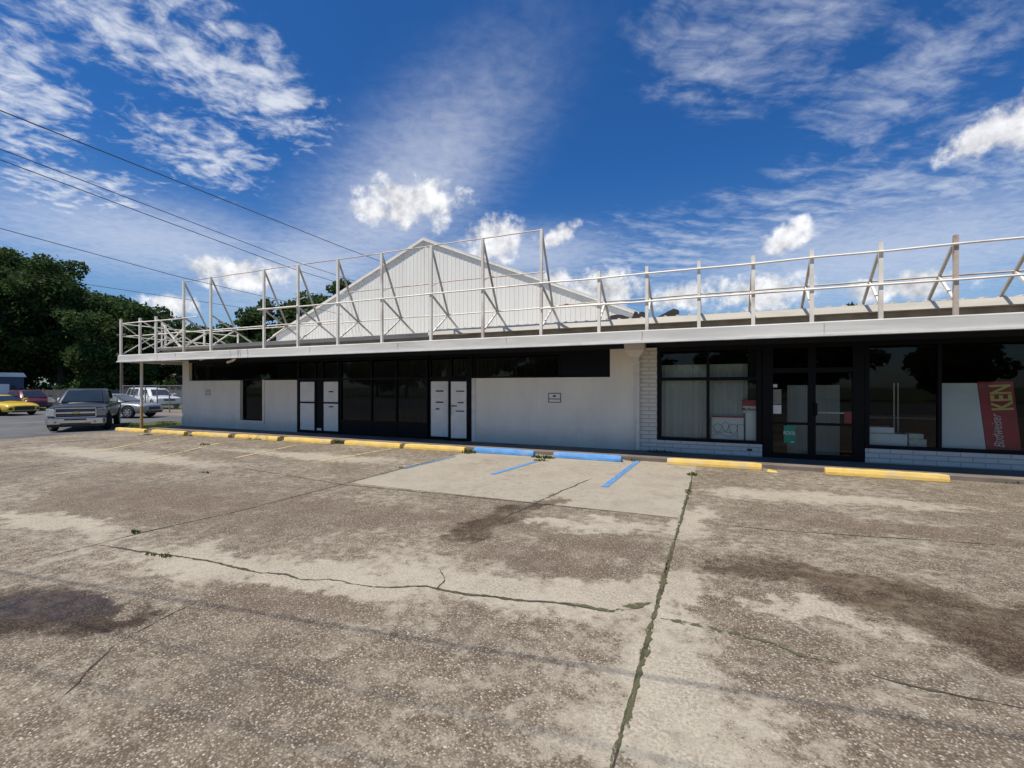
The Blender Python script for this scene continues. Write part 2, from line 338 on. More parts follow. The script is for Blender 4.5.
#SECTION ground
# ------------------------------------------------------------------ ground
def ground_mat():
    m, t, p = base_mat('exposed_aggregate_concrete')
    pos = t.new('ShaderNodeNewGeometry').outputs['Position']
    wob = t.vm('MULTIPLY', t.vm('SUBTRACT', t.noise(pos, 1.1, 7, .72, col=True), (.5, .5, .5)), (1.7, 1.7, 0))
    wp = t.vm('ADD', pos, wob)
    big = t.noise(pos, .35, 6, .62); mid = t.noise(pos, 1.7, 7, .68, .3); fine = t.noise(pos, 16, 4, .7)
    # pebbles: dense small stones in dark grit, some larger pale ones, set in a cement skin
    pc = t.voro(pos, 74, out='Color'); pd = t.voro(pos, 74)
    sp = t.new('ShaderNodeSeparateColor'); t.put(sp.inputs[0], pc)
    peb = t.ramp(sp.outputs[0], [(0, (.10, .072, .048)), (.3, (.175, .132, .09)), (.55, (.25, .195, .138)), (.78, (.34, .28, .205)), (.92, (.42, .355, .28)), (1, (.60, .54, .45))])
    pc2 = t.voro(pos, 30, out='Color'); pd2 = t.voro(pos, 30); sp2 = t.new('ShaderNodeSeparateColor'); t.put(sp2.inputs[0], pc2)
    cement = t.mix(t.step(mid, .35, .68), (.25, .205, .15), (.44, .385, .29))
    agg = t.mix(t.step(pd, .34, .66), peb, (.115, .09, .064))
    agg = t.mix(t.m('MULTIPLY', t.step(t.noise(pos, 2.6, 5, .65), .42, .68), .5), agg, t.mix(.5, cement, peb))
    bigp = t.m('MULTIPLY', t.step(pd2, .36, .20), t.m('GREATER_THAN', sp2.outputs[0], .90))
    agg = t.mix(t.m('MULTIPLY', bigp, .85), agg, t.mix(sp2.outputs[1], (.26, .19, .13), (.62, .56, .45)))
    gritn = t.noise(pos, 42, 3, .7)
    smooth = t.mix(t.step(gritn, .36, .64), t.mix(.4, cement, (.30, .26, .195)), (.47, .42, .33))
    # how worn: 0 = smooth cement skin left, 1 = bare pebbles
    def ell(u, v, rx, ry, rot=0): c = G(u, v); return t.m('SUBTRACT', 1.0, t.vm('LENGTH', t.local(wp, (c.x, c.y, 0), (0, 0, R(rot)), (rx, ry, 50))), clamp=True)
    def ellp(x, y, rx, ry, rot=0): return t.m('SUBTRACT', 1.0, t.vm('LENGTH', t.local(wp, (x, y, 0), (0, 0, R(rot)), (rx, ry, 50))), clamp=True)
    worn = t.m('ADD', t.m('MULTIPLY', big, .75), t.m('MULTIPLY', mid, .55))
    pale = None
    for q in ((200, 560, 1.6, .55, 8), (330, 575, 1.8, .5, 0), (480, 585, 1.8, .45, 0), (580, 590, .9, .5, 0), (70, 522, 1.6, .35, 0), (30, 520, 1.5, .3, 0),
              (660, 690, .55, 1.0, 0), (690, 740, .8, .6, 0), (670, 600, .35, 1.6, 0), (690, 520, .4, 1.2, 0), (560, 600, 1.0, .3, 0), (800, 610, 1.2, .16, -6),
              (860, 500, 2.2, .5, 0), (620, 525, .9, .35, 0), (300, 455, 5, .7, 0), (120, 455, 6, .9, 0), (760, 495, 1.5, .6, 0), (560, 525, 1.2, .2, 0)):
        e = t.step(ell(*q), -.05, .8); pale = e if pale is None else t.m('MAXIMUM', pale, e)
    brown = None
    for q in ((160, 500, 4.2, 1.3, 0), (450, 520, 2.2, .55, 0), (290, 600, 1.2, .4, 0), (600, 545, 1.0, .6, 0), (330, 510, 2.4, .7, 0), (540, 560, 1.6, .4, 0), (900, 530, 2.5, .4, 0)):
        e = t.step(ell(*q), 0, .8); brown = e if brown is None else t.m('MAXIMUM', brown, e)
    a0, a1 = G(395, 468), G(686, 517)
    slab = t.local(pos, (-3.5, 9.68, 0), (0, 0, 0), (3.10, 2.55, 50))
    sl = t.new('ShaderNodeSeparateXYZ'); t.put(sl.inputs[0], slab)
    inslab = t.m('LESS_THAN', t.m('MAXIMUM', t.m('ABSOLUTE', sl.outputs[0]), t.m('ABSOLUTE', sl.outputs[1])), 1.0)
    wv = t.m('SUBTRACT', t.m('ADD', worn, t.m('MULTIPLY', brown, .25)), t.m('MULTIPLY', pale, .33))
    wv = t.m('SUBTRACT', wv, t.m('MULTIPLY', inslab, .30))
    spot = t.m('ADD', t.m('MULTIPLY', t.m('SUBTRACT', t.noise(pos, 7, 5, .7), .5), 1.0), t.m('MULTIPLY', t.m('SUBTRACT', gritn, .5), .75))
    wear = t.step(t.m('ADD', wv, spot), .36, .72)
    c = t.mix(wear, smooth, agg)
    c = t.mix(t.m('MULTIPLY', t.m('MULTIPLY', brown, wear), .30), c, (.15, .10, .07))
    c = t.mix(t.m('MULTIPLY', inslab, .45), c, t.mix(gritn, (.31, .275, .215), (.42, .375, .295)))
    c = t.mix(t.m('MULTIPLY', inslab, t.step(t.noise(wp, 1.3, 6, .65), .45, .68, 0, .5)), c, (.27, .23, .175))
    thin_ = t.noise(t.local(wp, (0, 0, 0), (0, 0, 0), (2.6, .7, 1)), 2.2, 6, .7)
    c = t.mix(t.step(thin_, .58, .70, 0, .45), c, t.mix(gritn, (.30, .26, .20), (.50, .45, .36)))
    # dark grit between the stones and small pits
    pit = t.step(t.noise(pos, 95, 3, .75), .52, .66)
    c = t.mix(t.m('MULTIPLY', pit, t.m('ADD', .25, t.m('MULTIPLY', wear, .35))), c, (.075, .056, .04))
    pit2 = t.m('MULTIPLY', t.step(t.noise(pos, 22, 5, .75), .57, .68), .42)
    c = t.mix(pit2, c, (.10, .075, .055))
    # general dark weathering blotches and fine grit
    c = t.mix(t.step(t.noise(wp, .8, 6, .65), .54, .72, 0, .34), c, (.10, .082, .066))
    c = t.mix(t.m('MULTIPLY', t.step(t.noise(pos, 5, 5, .7), .55, .7), .25), c, (.12, .10, .08))
    # stains with shapes of their own
    st = None
    for q in ((462, 534, .40, .5, 10), (500, 519, .42, 1.2, -6), (545, 503, .22, .8, 0), (755, 575, 1.0, .30, 0), (830, 578, 1.0, .38, -4), (900, 590, 1.2, .42, -6), (990, 625, 1.5, .75, -12),
              (970, 605, .9, .4, 0), (1025, 655, .6, .4, 0)):
        e = t.step(ell(*q), .02, .5); st = e if st is None else t.m('MAXIMUM', st, e)
    st = t.m('MULTIPLY', st, t.step(mid, .25, .6, .55, 1))
    c = t.mix(t.m('MULTIPLY', st, .95), c, t.mix(1.0, c, (.36, .30, .245), 'MULTIPLY'))
    pu = None
    for q in ((20, 612, .9, .42, 0), (75, 604, .9, .32, 0), (-30, 620, 1.1, .6, 0), (125, 610, .45, .25, -10)):
        e = t.step(ell(*q), .02, .5); pu = e if pu is None else t.m('MAXIMUM', pu, e)
    c = t.mix(t.m('MULTIPLY', pu, .95), c, t.mix(1.0, c, (.24, .20, .18), 'MULTIPLY'))
    wet = None
    for q in ((12, 606, .5, .26, 0), (62, 604, .6, .2, 0), (105, 599, .45, .12, 6)):
        e = t.step(ell(*q), .05, .5); wet = e if wet is None else t.m('MAXIMUM', wet, e)
    t.put(p.inputs['Base Color'], c)
    t.put(p.inputs['Roughness'], t.m('SUBTRACT', .88, t.m('MULTIPLY', wet, .42)))
    t.put(p.inputs['Specular IOR Level'], t.m('ADD', .25, t.m('MULTIPLY', wet, .05)))
    b = t.new('ShaderNodeBump'); b.inputs['Strength'].default_value = .8; b.inputs['Distance'].default_value = .012
    h = t.m('ADD', t.m('MULTIPLY', t.m('SUBTRACT', .7, pd), t.m('MULTIPLY', wear, .6)), t.m('MULTIPLY', fine, .5))
    h = t.m('MULTIPLY', h, t.m('SUBTRACT', 1.0, t.m('MULTIPLY', wet, .8)))
    t.put(b.inputs['Height'], h); t.put(p.inputs['Normal'], b.outputs[0]); return m
M['lot'] = ground_mat()
M['asphalt'] = mat('asphalt', (.10, .10, .10), .9, .25, .6, bump=.5, bscale=90, dirt=(.17, .165, .155), dirtamt=.6)
M['walk'] = mat('sidewalk_concrete', (.19, .155, .125), .9, .22, 1.3, bump=.4, bscale=50, dirt=(.11, .09, .075), dirtamt=.6)
def turf_mat():
    m, t, p = base_mat('turf'); pos = t.new('ShaderNodeNewGeometry').outputs['Position']
    c = t.mix(t.step(t.noise(pos, .5, 6, .65), .35, .7), (.06, .085, .025), (.13, .13, .055))
    c = t.mix(t.step(t.noise(pos, 14, 4, .7), .4, .7, 0, .6), c, (.035, .05, .015)); t.put(p.inputs['Base Color'], c); p.inputs['Roughness'].default_value = .95
    b = t.new('ShaderNodeBump'); b.inputs['Strength'].default_value = 1; b.inputs['Distance'].default_value = .05; t.put(b.inputs['Height'], t.noise(pos, 22, 4, .7)); t.put(p.inputs['Normal'], b.outputs[0]); return m
M['turf'] = turf_mat()
def struct(o): o['kind'] = 'structure'; return o
def sheet(name, x0, x1, y0, y1, z, m): return struct(MB().quad((x0, y0, z), (x1, y0, z), (x1, y1, z), (x0, y1, z)).build(name, m))
sheet('ground', -1500, 1500, -1500, 1500, -.024, M['turf'])
sheet('asphalt_road', -75, -23.6, -40, 19.5, -.012, M['asphalt'])
sheet('parking_lot', -23.6, 30, -12, 12.25, 0, M['lot'])
sheet('street', -75, 60, -40, -12, -.006, M['asphalt'])
sheet('concrete_apron', -52, -30, 19.5, 24.5, -.012, M['walk'])
struct(MB().box(-22.8, 10, 12.25, 14.2, -.05, .10).build('sidewalk', M['walk'], bevel=.015))

def paint_mat(name, c, cover):
    m, t, p = base_mat(name); pos = t.new('ShaderNodeNewGeometry').outputs['Position']
    n = t.noise(pos, 9, 6, .7); t.put(p.inputs['Base Color'], t.mix(t.step(n, .3, .7), c, tuple(x*.8 for x in c))); p.inputs['Roughness'].default_value = .8
    tr_ = t.new('ShaderNodeBsdfTransparent'); mx = t.new('ShaderNodeMixShader')
    t.put(mx.inputs[0], t.step(t.m('ADD', n, t.m('MULTIPLY', t.noise(pos, 1.3, 3), .5)), 1.0-cover, 1.12-cover)); t.put(mx.inputs[1], tr_.outputs[0]); t.put(mx.inputs[2], p.outputs[0])
    o = [x for x in t.n if x.type == 'OUTPUT_MATERIAL'][0]; t.put(o.inputs[0], mx.outputs[0]); return m
M['crack'] = mat('crack_dirt', (.06, .048, .034), .95, .4, 12, dirt=(.075, .08, .035), dirtamt=.8)
M['moss'] = paint_mat('joint_moss', (.105, .10, .045), .36)
def ribbon(name, pts, wid, m, z=.004, jit=.3, seg=.035, taper=True):
    """a ragged strip along a ground polyline"""
    P = [Vector((p[0], p[1], 0)) for p in pts]; out = []; rnd = random.Random(len(pts)*31+int(wid*1e4))
    ds = [0]
    for a, b in zip(P, P[1:]): ds.append(ds[-1]+(b-a).length)
    n = max(2, int(ds[-1]/seg)); k = 0; mb = MB(); L = []; off = 0; wk = 0
    for i in range(n+1):
        s_ = ds[-1]*i/n
        while k < len(P)-2 and s_ > ds[k+1]: k += 1
        f = (s_-ds[k])/max(1e-6, ds[k+1]-ds[k]); c = P[k].lerp(P[k+1], f); d = (P[k+1]-P[k]).normalized(); nrm = Vector((-d.y, d.x, 0))
        off = off*.85+rnd.uniform(-1, 1)*jit*wid*.7; wk = wk*.8+rnd.uniform(-1, 1)*.35
        ww = wid[0] if isinstance(wid, tuple) else wid
        ww *= .5*max(.15, .8+wk*.75+rnd.uniform(-.35, .35))*(min(1, 6*i/n, 6*(n-i)/n)+.15 if taper else 1)
        L.append((c+nrm*(off+ww), c+nrm*(off-ww)))
    for (a, b), (c_, d_) in zip(L, L[1:]): mb.quad((a.x, a.y, z), (b.x, b.y, z), (d_.x, d_.y, z), (c_.x, c_.y, z))
    return struct(mb.build(name, m, fix=False))
def px(*uv): return [G(u, v) for u, v in uv]
JX = -1.32
ribbon('expansion_joint', px((693, 471), (690, 490), (681, 520), (668, 565), (657, 605), (640, 665), (622, 730), (606, 795)), .028, M['crack'], jit=.12)
ribbon('joint_moss', px((668, 560), (657, 605), (648, 640), (636, 680), (622, 730), (608, 780)), .05, M['moss'], z=.006, jit=.2)
ribbon('joint_moss', px((693, 474), (687, 497), (676, 535), (664, 575)), .035, M['moss'], z=.006, jit=.25)
ribbon('joint_moss', px((560, 602), (610, 612), (640, 606), (654, 603)), .05, M['moss'], z=.006, jit=.2)
ribbon('expansion_joint', px((452, 456), (400, 469), (340, 485), (240, 511), (145, 532), (70, 551), (-20, 573)), .026, M['crack'], jit=.2)
ribbon('expansion_joint', px((592, 478), (572, 487), (551, 496), (520, 510), (480, 530)), .03, M['crack'], jit=.5)
ribbon('expansion_joint', px((230, 466), (345, 485), (430, 493), (512, 501), (600, 510), (685, 519)), .028, M['crack'], jit=.4)
ribbon('expansion_joint', px((694, 522), (770, 530), (860, 536), (940, 541), (1040, 548)), .022, M['crack'], jit=.3)
ribbon('surface_crack', px((95, 545), (165, 555), (210, 562), (260, 573), (285, 574), (300, 580), (330, 579), (355, 584)), .03, M['crack'], jit=.45)
ribbon('surface_crack', px((345, 583), (390, 588), (425, 587), (470, 594), (512, 600), (560, 604), (610, 611)), .028, M['crack'], jit=.45)
ribbon('surface_crack', px((660, 619), (700, 626), (745, 636), (775, 645), (812, 660), (840, 664)), .05, M['moss'], z=.005, jit=.3)
ribbon('surface_crack', px((870, 675), (920, 688), (980, 700), (1040, 712)), .02, M['crack'], jit=.5)
ribbon('surface_crack', px((0, 445), (80, 441), (150, 437), (205, 432)), .05, M['crack'], jit=.5)
ribbon('surface_crack', px((100, 452), (160, 445), (200, 438)), .03, M['crack'], jit=.5)
ribbon('surface_crack', px((60, 700), (110, 648), (160, 620), (210, 596)), .012, M['crack'], jit=.9)
ribbon('surface_crack', px((440, 568), (445, 580), (437, 590)), .012, M['crack'], jit=.9)

# painted bay lines
M['blue_line'] = paint_mat('worn_blue_line_paint', (.12, .30, .60), .42)
M['blue_line_thin'] = paint_mat('faded_blue_line_paint', (.10, .24, .46), .40)
M['yellow_line'] = paint_mat('faded_yellow_line_paint', (.60, .48, .22), .37)
for (a, b, wd, mt) in (((492, 474.5), (536, 461.5), .12, 'blue_line'), ((604.5, 487), (638, 461), .13, 'blue_line'), ((404, 469), (455, 456.5), .09, 'blue_line_thin'),
                       ((318, 462), (397, 448), .11, 'yellow_line'), ((236, 458), (297, 445), .11, 'yellow_line'), ((150, 460), (220, 443), .11, 'yellow_line'), ((95, 452), (160, 439), .11, 'yellow_line')):
    A, B = G(*a), G(*b); d = (B-A).normalized(); n = Vector((-d.y, d.x, 0))*wd/2; z = Vector((0, 0, .008))
    struct(MB().quad(A+n+z, A-n+z, B-n+z, B+n+z).build('painted_line', M[mt]))

#SECTION building
# ------------------------------------------------------------------ shop building
shop = thing('shop_building', 'long low white storefront under a flat canopy with dark glass bays and doors', 'shop building', (-6, D, .1))
ZB, ZH = .1, 2.94          # walk level, head of the glazing
def part(name, m, mb, parent=shop, **k): return mb.build(name, m, parent, **k)
def wall(x0, x1, z0, z1, m='stucco', name='wall', y0=D, y1=D+.2): return part(name, M[m], MB().box(x0, x1, y0, y1, z0, z1))
class FacadeX(dict):
    def __missing__(s, u): s[u] = X(u, D); return s[u]
x = FacadeX()
XL, XR = x[182.5], 9.6
wall(XL, x[189], ZB, 3.12)                                       # end pilaster
part('flashing', M['lip'], MB().box(XL-.02, XL+.06, D-.03, D, ZB, .55))
wall(x[189], x[240], ZB, 2.18); wall(x[263], x[297], ZB, 2.18); wall(x[240], x[263], ZB, .48)
f = part('window', M['black'], MB().box(x[189], x[297], D+.13, D+.18, 2.19, 2.24).box(x[189], x[297], D+.13, D+.18, 2.92, 3.0).box(x[240]+.002, x[240]+.04, D+.13, D+.18, .485, 2.185).box(x[263]-.04, x[263]-.002, D+.13, D+.18, .485, 2.185).box(x[240]+.04, x[263]-.04, D+.13, D+.18, .485, .53).box(x[189], x[189]+.05, D+.13, D+.18, 2.245, 2.915))
part('pane', M['glass'], MB().quad((x[189], D+.16, 2.2), (x[297], D+.16, 2.2), (x[297], D+.16, 2.95), (x[189], D+.16, 2.95)).quad((x[240], D+.16, .5), (x[263], D+.16, .5), (x[263], D+.16, 2.19), (x[240], D+.16, 2.19)), f, fix=False)
part('sill', M['stucco'], MB().box(x[240]-.12, x[263]+.10, D-.04, D-.003, .36, .49).box(x[263], x[263]+.10, D-.035, D-.003, .49, 2.2), f)
part('header', M['soffit'], MB().box(x[189], XR, D-.02, D+.2, ZH+.06, 3.3))
# the solid white wall beside the second door, with its high strip window
wall(x[472], x[610], ZB, 2.19); wall(x[610], x[640], ZB, 3.12)
part('corner_trim', M['trim_white'], MB().box(x[472], x[472]+.14, D-.025, D-.003, ZB, 2.19))
f = part('window', M['black'], MB().box(x[472], x[610], D+.03, D+.08, 2.19, 2.24).box(x[472], x[610], D+.03, D+.08, 2.88, 3.0).box(x[516]-.03, x[516]+.03, D+.03, D+.08, 2.24, 2.9)
         .box(x[559]-.03, x[559]+.03, D+.03, D+.08, 2.24, 2.9).box(x[472]-.02, x[472]+.05, D+.03, D+.08, 2.24, 2.9))
part('pane', M['glass'], MB().quad((x[472], D+.055, 2.22), (x[559], D+.055, 2.22), (x[559], D+.055, 2.92), (x[472], D+.055, 2.92)), f, fix=False)
part('blank_panel', M['black'], MB().box(x[559], x[610], D+.04, D+.07, 2.22, 2.92), f)
part('brick_pier', M['brick'], MB().box(x[640], x[657], D-.02, D+.2, ZB, 3.05))
part('brick_plinth', M['brick'], MB().box(x[657], x[762], D-.02, D+.18, ZB, .42))
part('brick_plinth', M['brick'], MB().box(x[865], XR, D-.02, D+.18, ZB, .44))
part('vent', M['carblack'], MB().box(X(747, D), X(752, D), D-.032, D-.02, .245, .30))
wall(XR, XR+.3, ZB, 3.12, y0=D-.02)
# frames and glass
def frame(vs, hs, z0, z1, wv=.06, name='window', y=D, dep=.1):
    mb = MB()
    for xx, ww in vs: mb.box(xx-ww/2, xx+ww/2, y, y+dep, z0, z1)
    for zz, ww, xa, xb in hs: mb.box(xa, xb, y+.004, y+dep-.004, zz-ww/2, zz+ww/2)
    return part(name, M['black'], mb)
def pane(par, xa, xb, za, zb, m='glass', y=D+.05): return part('pane', M[m], MB().quad((xa, y, za), (xb, y, za), (xb, y, zb), (xa, y, zb)), par, fix=False)
# dark glazed bay between the two white-panelled doors
f = frame([(x[340], .1), (x[371], .06), (x[396], .06), (x[428], .12)], [(.62, .08, x[340], x[428]), (ZH, .1, x[340], x[428]), (2.2, .07, x[340], x[428])], ZB, ZH)
part('bulkhead', M['bulkhead'], MB().box(x[340], x[428], D+.02, D+.1, ZB, .6), f)
pane(f, x[340], x[371], .62, ZH); pane(f, x[371], x[396], .62, ZH); pane(f, x[396], x[428], .62, ZH)
# doors with white panels
def slots(par, xc, zs, wd=.16, y=D):
    for z in zs: part('slot', M['black_ink'], MB().box(xc-wd/2, xc+wd/2, y-.012, y-.004, z-.022, z+.022), par)
d1 = frame([(x[297]+.05, .1), (X(314.5, D)+.03, .06), (X(323, D)-.03, .06), (x[340]-.05, .1)], [(ZB+.06, .1, x[297], x[340]), (2.2, .1, x[297], x[340]), (ZH, .1, x[297], x[340])], ZB, ZH, name='double_door')
pane(d1, x[297], x[340], 2.2, ZH); 
part('gap_leaf', M['bulkhead'], MB().box(X(315.5, D), X(322, D), D+.03, D+.05, ZB+.1, 2.15), d1)
for ua, ub in ((300, 314), (323.5, 339)):
    part('door_panel', M['panel'], MB().box(X(ua, D), X(ub, D), D+.01, D+.03, .19, 1.26).box(X(ua, D), X(ub, D), D+.01, D+.03, 1.32, 2.1), d1)
    part('push_bar', M['black'], MB().box(X(ua, D)-.05, X(ub, D)+.03, D-.03, D+.005, 1.265, 1.315), d1)
slots(d1, X(331, D), (1.72, 1.14), .22, D+.01)
part('letter_plate', M['paper'], MB().box(X(316.5, D), X(321, D), D+.015, D+.028, .2, .3), d1)
d2 = frame([(x[430]-.03, .12), (X(450.5, D), .10), (x[472]-.05, .1)], [(ZB+.04, .08, x[430], x[472]), (2.2, .1, x[430], x[472]), (ZH, .1, x[430], x[472])], ZB, ZH, name='double_door')
pane(d2, x[430], x[472], 2.2, ZH)
part('door_panel', M['panel'], MB().box(X(430.3, D), X(448.3, D), D+.01, D+.03, .21, 2.09), d2)
slots(d2, X(439.5, D), (1.76, 1.38), .3, D+.01); slots(d2, X(437.5, D), (1.15,), .14, D+.01)
# the right leaf stands ajar
hx, hy = x[472]-.12, D-.01; wl = .70; ang = R(180+14); ca, sa = math.cos(ang), math.sin(ang)
def leafbox(a, b, y0, y1, z0, z1):
    pts = [(hx+s_*ca-t_*sa, hy+s_*sa+t_*ca) for s_, t_ in ((a, y0), (b, y0), (b, y1), (a, y1))]
    return [[(p[0], p[1], z0) for p in pts], [(p[0], p[1], z1) for p in pts]]
part('door_leaf', M['black'], MB().loft(leafbox(0, wl, -.02, .02, ZB+.02, 2.14)), d2)
part('door_panel', M['panel'], MB().loft(leafbox(.07, wl-.1, .022, .032, .2, 2.08)), d2)
part('door_handle', M['black'], MB().loft(leafbox(wl-.09, wl-.02, .02, .09, .95, 1.32)), d2)
for z, a0, a1 in ((1.76, .14, .42), (1.38, .16, .36), (1.1, .14, .44), (1.27, .40, .58)): part('slot', M['black_ink'], MB().loft(leafbox(a0, a1, .034, .042, z-.018, z+.018)), d2)
# right hand storefront
f = frame([(x[657]+.05, .1), (x[708], .08), (x[762]-.06, .14)], [(.46, .08, x[657], x[762]), (2.12, .09, x[657], x[762]), (ZH, .12, x[657], x[762])], .42, ZH)
for a_, b_ in ((657, 708), (708, 762)): pane(f, x[a_], x[b_], .46, ZH, 'glass_clear')
part('dark_side_panel', M['black'], MB().box(x[748], x[762]-.1, D+.12, D+.14, 1.56, ZH), f)
d3 = frame([(x[762]+.12, .26), (X(812, D), .16), (x[865]-.12, .24)], [(ZB+.06, .12, x[762], x[865]), (.98, .06, x[762], x[865]), (2.32, .12, x[762], x[865]), (ZH, .12, x[762], x[865])], ZB, ZH, name='double_door')
for a_, b_ in ((771, 812), (812, 853)): pane(d3, x[a_], x[b_], ZB, 2.3, 'glass_clear'); pane(d3, x[a_], x[b_], 2.3, ZH, 'glass')
part('door_handle', M['black'], MB().box(X(814.5, D), X(817, D), D-.07, D-.01, 1.2, 1.5), d3)
part('push_bar', M['trim_white'], MB().box(X(817, D), X(846, D), D+.07, D+.10, 1.25, 1.28), d3)
part('push_bar', M['red_sticker'], MB().box(X(845, D), X(853, D), D+.06, D+.065, 1.0, 1.3), d3)
f = frame([(x[865]+.04, .1), (x[940], .07), (8.3, .08), (XR-.05, .1)], [(.48, .08, x[865], XR), (ZH, .12, x[865], XR)], .44, ZH)
for a_, b_ in ((x[865], x[940]), (x[940], 8.3), (8.3, XR)): pane(f, a_, b_, .48, ZH, 'glass_clear')
# the room behind the glass
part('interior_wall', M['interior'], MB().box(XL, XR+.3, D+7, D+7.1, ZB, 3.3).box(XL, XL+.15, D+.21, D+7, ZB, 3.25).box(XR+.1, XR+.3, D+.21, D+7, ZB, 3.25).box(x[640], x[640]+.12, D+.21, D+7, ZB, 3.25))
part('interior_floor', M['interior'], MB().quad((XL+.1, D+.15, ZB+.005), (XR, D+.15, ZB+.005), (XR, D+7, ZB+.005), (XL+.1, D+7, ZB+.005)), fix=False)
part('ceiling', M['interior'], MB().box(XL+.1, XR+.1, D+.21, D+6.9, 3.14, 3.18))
# canopy
YC = 11.475; CXL, CXR = X(117.5, YC), 10.4
can = part('canopy', M['recess'], MB().box(CXL+.05, CXR, YC+.1, 12.9, 3.16, 3.21))
part('soffit', M['soffit'], MB().box(CXL+.06, CXR, YC+.11, D+.2, 3.115, 3.15), can)
part('fascia', M['fascia'], MB().prism([(YC, 3.01), (YC+.09, 3.01), (YC+.09, 3.24), (YC+.045, 3.275), (YC+.012, 3.25)], 'x', CXL, CXR).prism([(CXL, 3.01), (CXL+.06, 3.01), (CXL+.06, 3.25), (CXL, 3.25)], 'y', YC+.09, 18.0), can)
for sx_ in (-19.6, -15.9, -12.4, -8.8, -5.2, -1.6, 2.1, 5.7): part('seam', M['gutter'], MB().box(sx_-.012, sx_+.012, YC-.003, YC+.004, 3.012, 3.245), can)
part('lip', M['lip'], MB().box(CXL-.03, CXR, YC-.035, YC+.10, 2.965, 3.008).box(CXL-.03, CXL+.07, YC+.1, 18, 2.965, 3.008), can)
part('side_soffit', M['trim_white'], MB().box(CXL+.06, XL-.01, YC+.12, 18, 3.08, 3.112), can)
# roof behind the canopy: a low edge on the left, gutter and ribbed sheets on the right
XJ = X(430, 12.94)
part('roof_edge', M['gutter'], MB().box(CXL+.25, XJ, 12.94, 13.05, 3.56, 3.70).box(CXL+.25, XJ, 12.90, 12.94, 3.655, 3.70))
part('roof_riser', M['recess'], MB().box(CXL+.3, CXR-.3, 13.06, 13.12, 3.2, 3.6))
part('gutter', M['gutter'], MB().prism([(12.82, 3.60), (13.04, 3.60), (13.04, 3.765), (12.865, 3.765)], 'x', XJ, CXR))
mb = MB(); sl_ = .055
mb.quad((CXL+.25, 13.04, 3.69), (XJ, 13.04, 3.69), (XJ, 20.3, 3.69+7.26*.03), (CXL+.25, 20.3, 3.69+7.26*.03))
mb.quad((XJ, 12.87, 3.769), (CXR, 12.87, 3.769), (CXR, 20.6, 3.765+7.76*sl_), (XJ, 20.6, 3.765+7.76*sl_))
xx = XJ+.1
while xx < CXR:
    r0 = [(xx-.05, 3.771), (xx-.022, 3.80), (xx+.022, 3.80), (xx+.05, 3.771)]
    mb.loft([[(a, 12.88, b) for a, b in r0], [(a, 20.6, b+7.78*sl_) for a, b in r0]]); xx += .305
part('roof', M['roofmetal'], mb)
part('back_wall', M['stucco'], MB().box(XL, XR+.3, 20.65, 20.85, ZB-.1, 3.6).box(XL, XL+.2, D+.2, 20.65, ZB-.1, 3.55).box(XR+.3, XR+.45, D, 20.65, ZB-.1, 3.7))
part('canopy_post', M['steel'], MB().bar((-23.2, 12.2, 1.05), (-23.2, 12.2, 3.1), .055, 10), shop)
part('canopy_post', M['post_foot'], MB().bar((-23.2, 12.2, -.02), (-23.2, 12.2, 1.05), .058, 10), shop)['label'] = 'yellow brown painted foot of the canopy post'
# downspout with its box head
ds = part('downspout', M['trim_white'], MB().box(X(636, D-.1), X(639.5, D-.1), D-.11, D-.022, .12, 2.72))
hxc = X(635.2, D-.15)
part('downspout_head', M['trim_white'], MB().loft([[(hxc+a*s1, D-.17+b, z) for a, b in ((-1, -s2), (1, -s2), (1, .15), (-1, .15))] for s1, s2, z in ((.09, .05, 2.62), (.12, .06, 2.75), (.27, .15, 2.93), (.28, .16, 3.11))]), ds)
part('drain_pipe', M['trim_white'], MB().tube([(X(235, 11.9), 11.9, 3.12), (X(235, 11.9), 11.9, 2.98), (X(233, 11.95), 11.95, 2.92), (X(227.5, 12.0), 12.0, 2.86)], .05, 8))
part('drain_pipe', M['trim_white'], MB().tube([(X(207, 11.9), 11.9, 3.12), (X(206, 11.9), 11.9, 3.04), (X(200, 11.9), 11.9, 2.99)], .04, 8))

# notices on the white walls
def notice(u, v, wd, ht, label):
    c = (X(u, D-.004), D-.004, 0); z = EYE+(387-v)/FPX*(D/((u-512)/FPX*ST+CT))
    t = thing('notice_plate', label, 'notice', (c[0], D-.004, z), 'small notices on the white walls')
    MB().box(c[0]-wd/2, c[0]+wd/2, D-.016, D-.005, z-ht/2, z+ht/2).build('plate', M['panel'], t)
    e = .02; mb = MB()
    y0, y1 = D-.021, D-.017
    mb.box(c[0]-wd/2, c[0]+wd/2, y0, y1, z+ht/2-e, z+ht/2).box(c[0]-wd/2, c[0]+wd/2, y0, y1, z-ht/2, z-ht/2+e).box(c[0]-wd/2, c[0]-wd/2+e, y0, y1, z-ht/2+e, z+ht/2-e).box(c[0]+wd/2-e, c[0]+wd/2, y0, y1, z-ht/2+e, z+ht/2-e)
    mb.box(c[0]-wd/2+e, c[0]+wd/2-e, y0, y1, z-ht*.16, z-ht*.08).box(c[0]-wd*.13, c[0]+wd*.1, y0, y1, z+ht*.1, z+ht*.28)
    mb.build('printed_border', M['black_ink'], t)
notice(554.7, 397.8, .40, .29, 'small black bordered notice on the white wall below the strip window')
notice(208.3, 392.5, .30, .24, 'faint small notice on the left end wall beside the dark window')

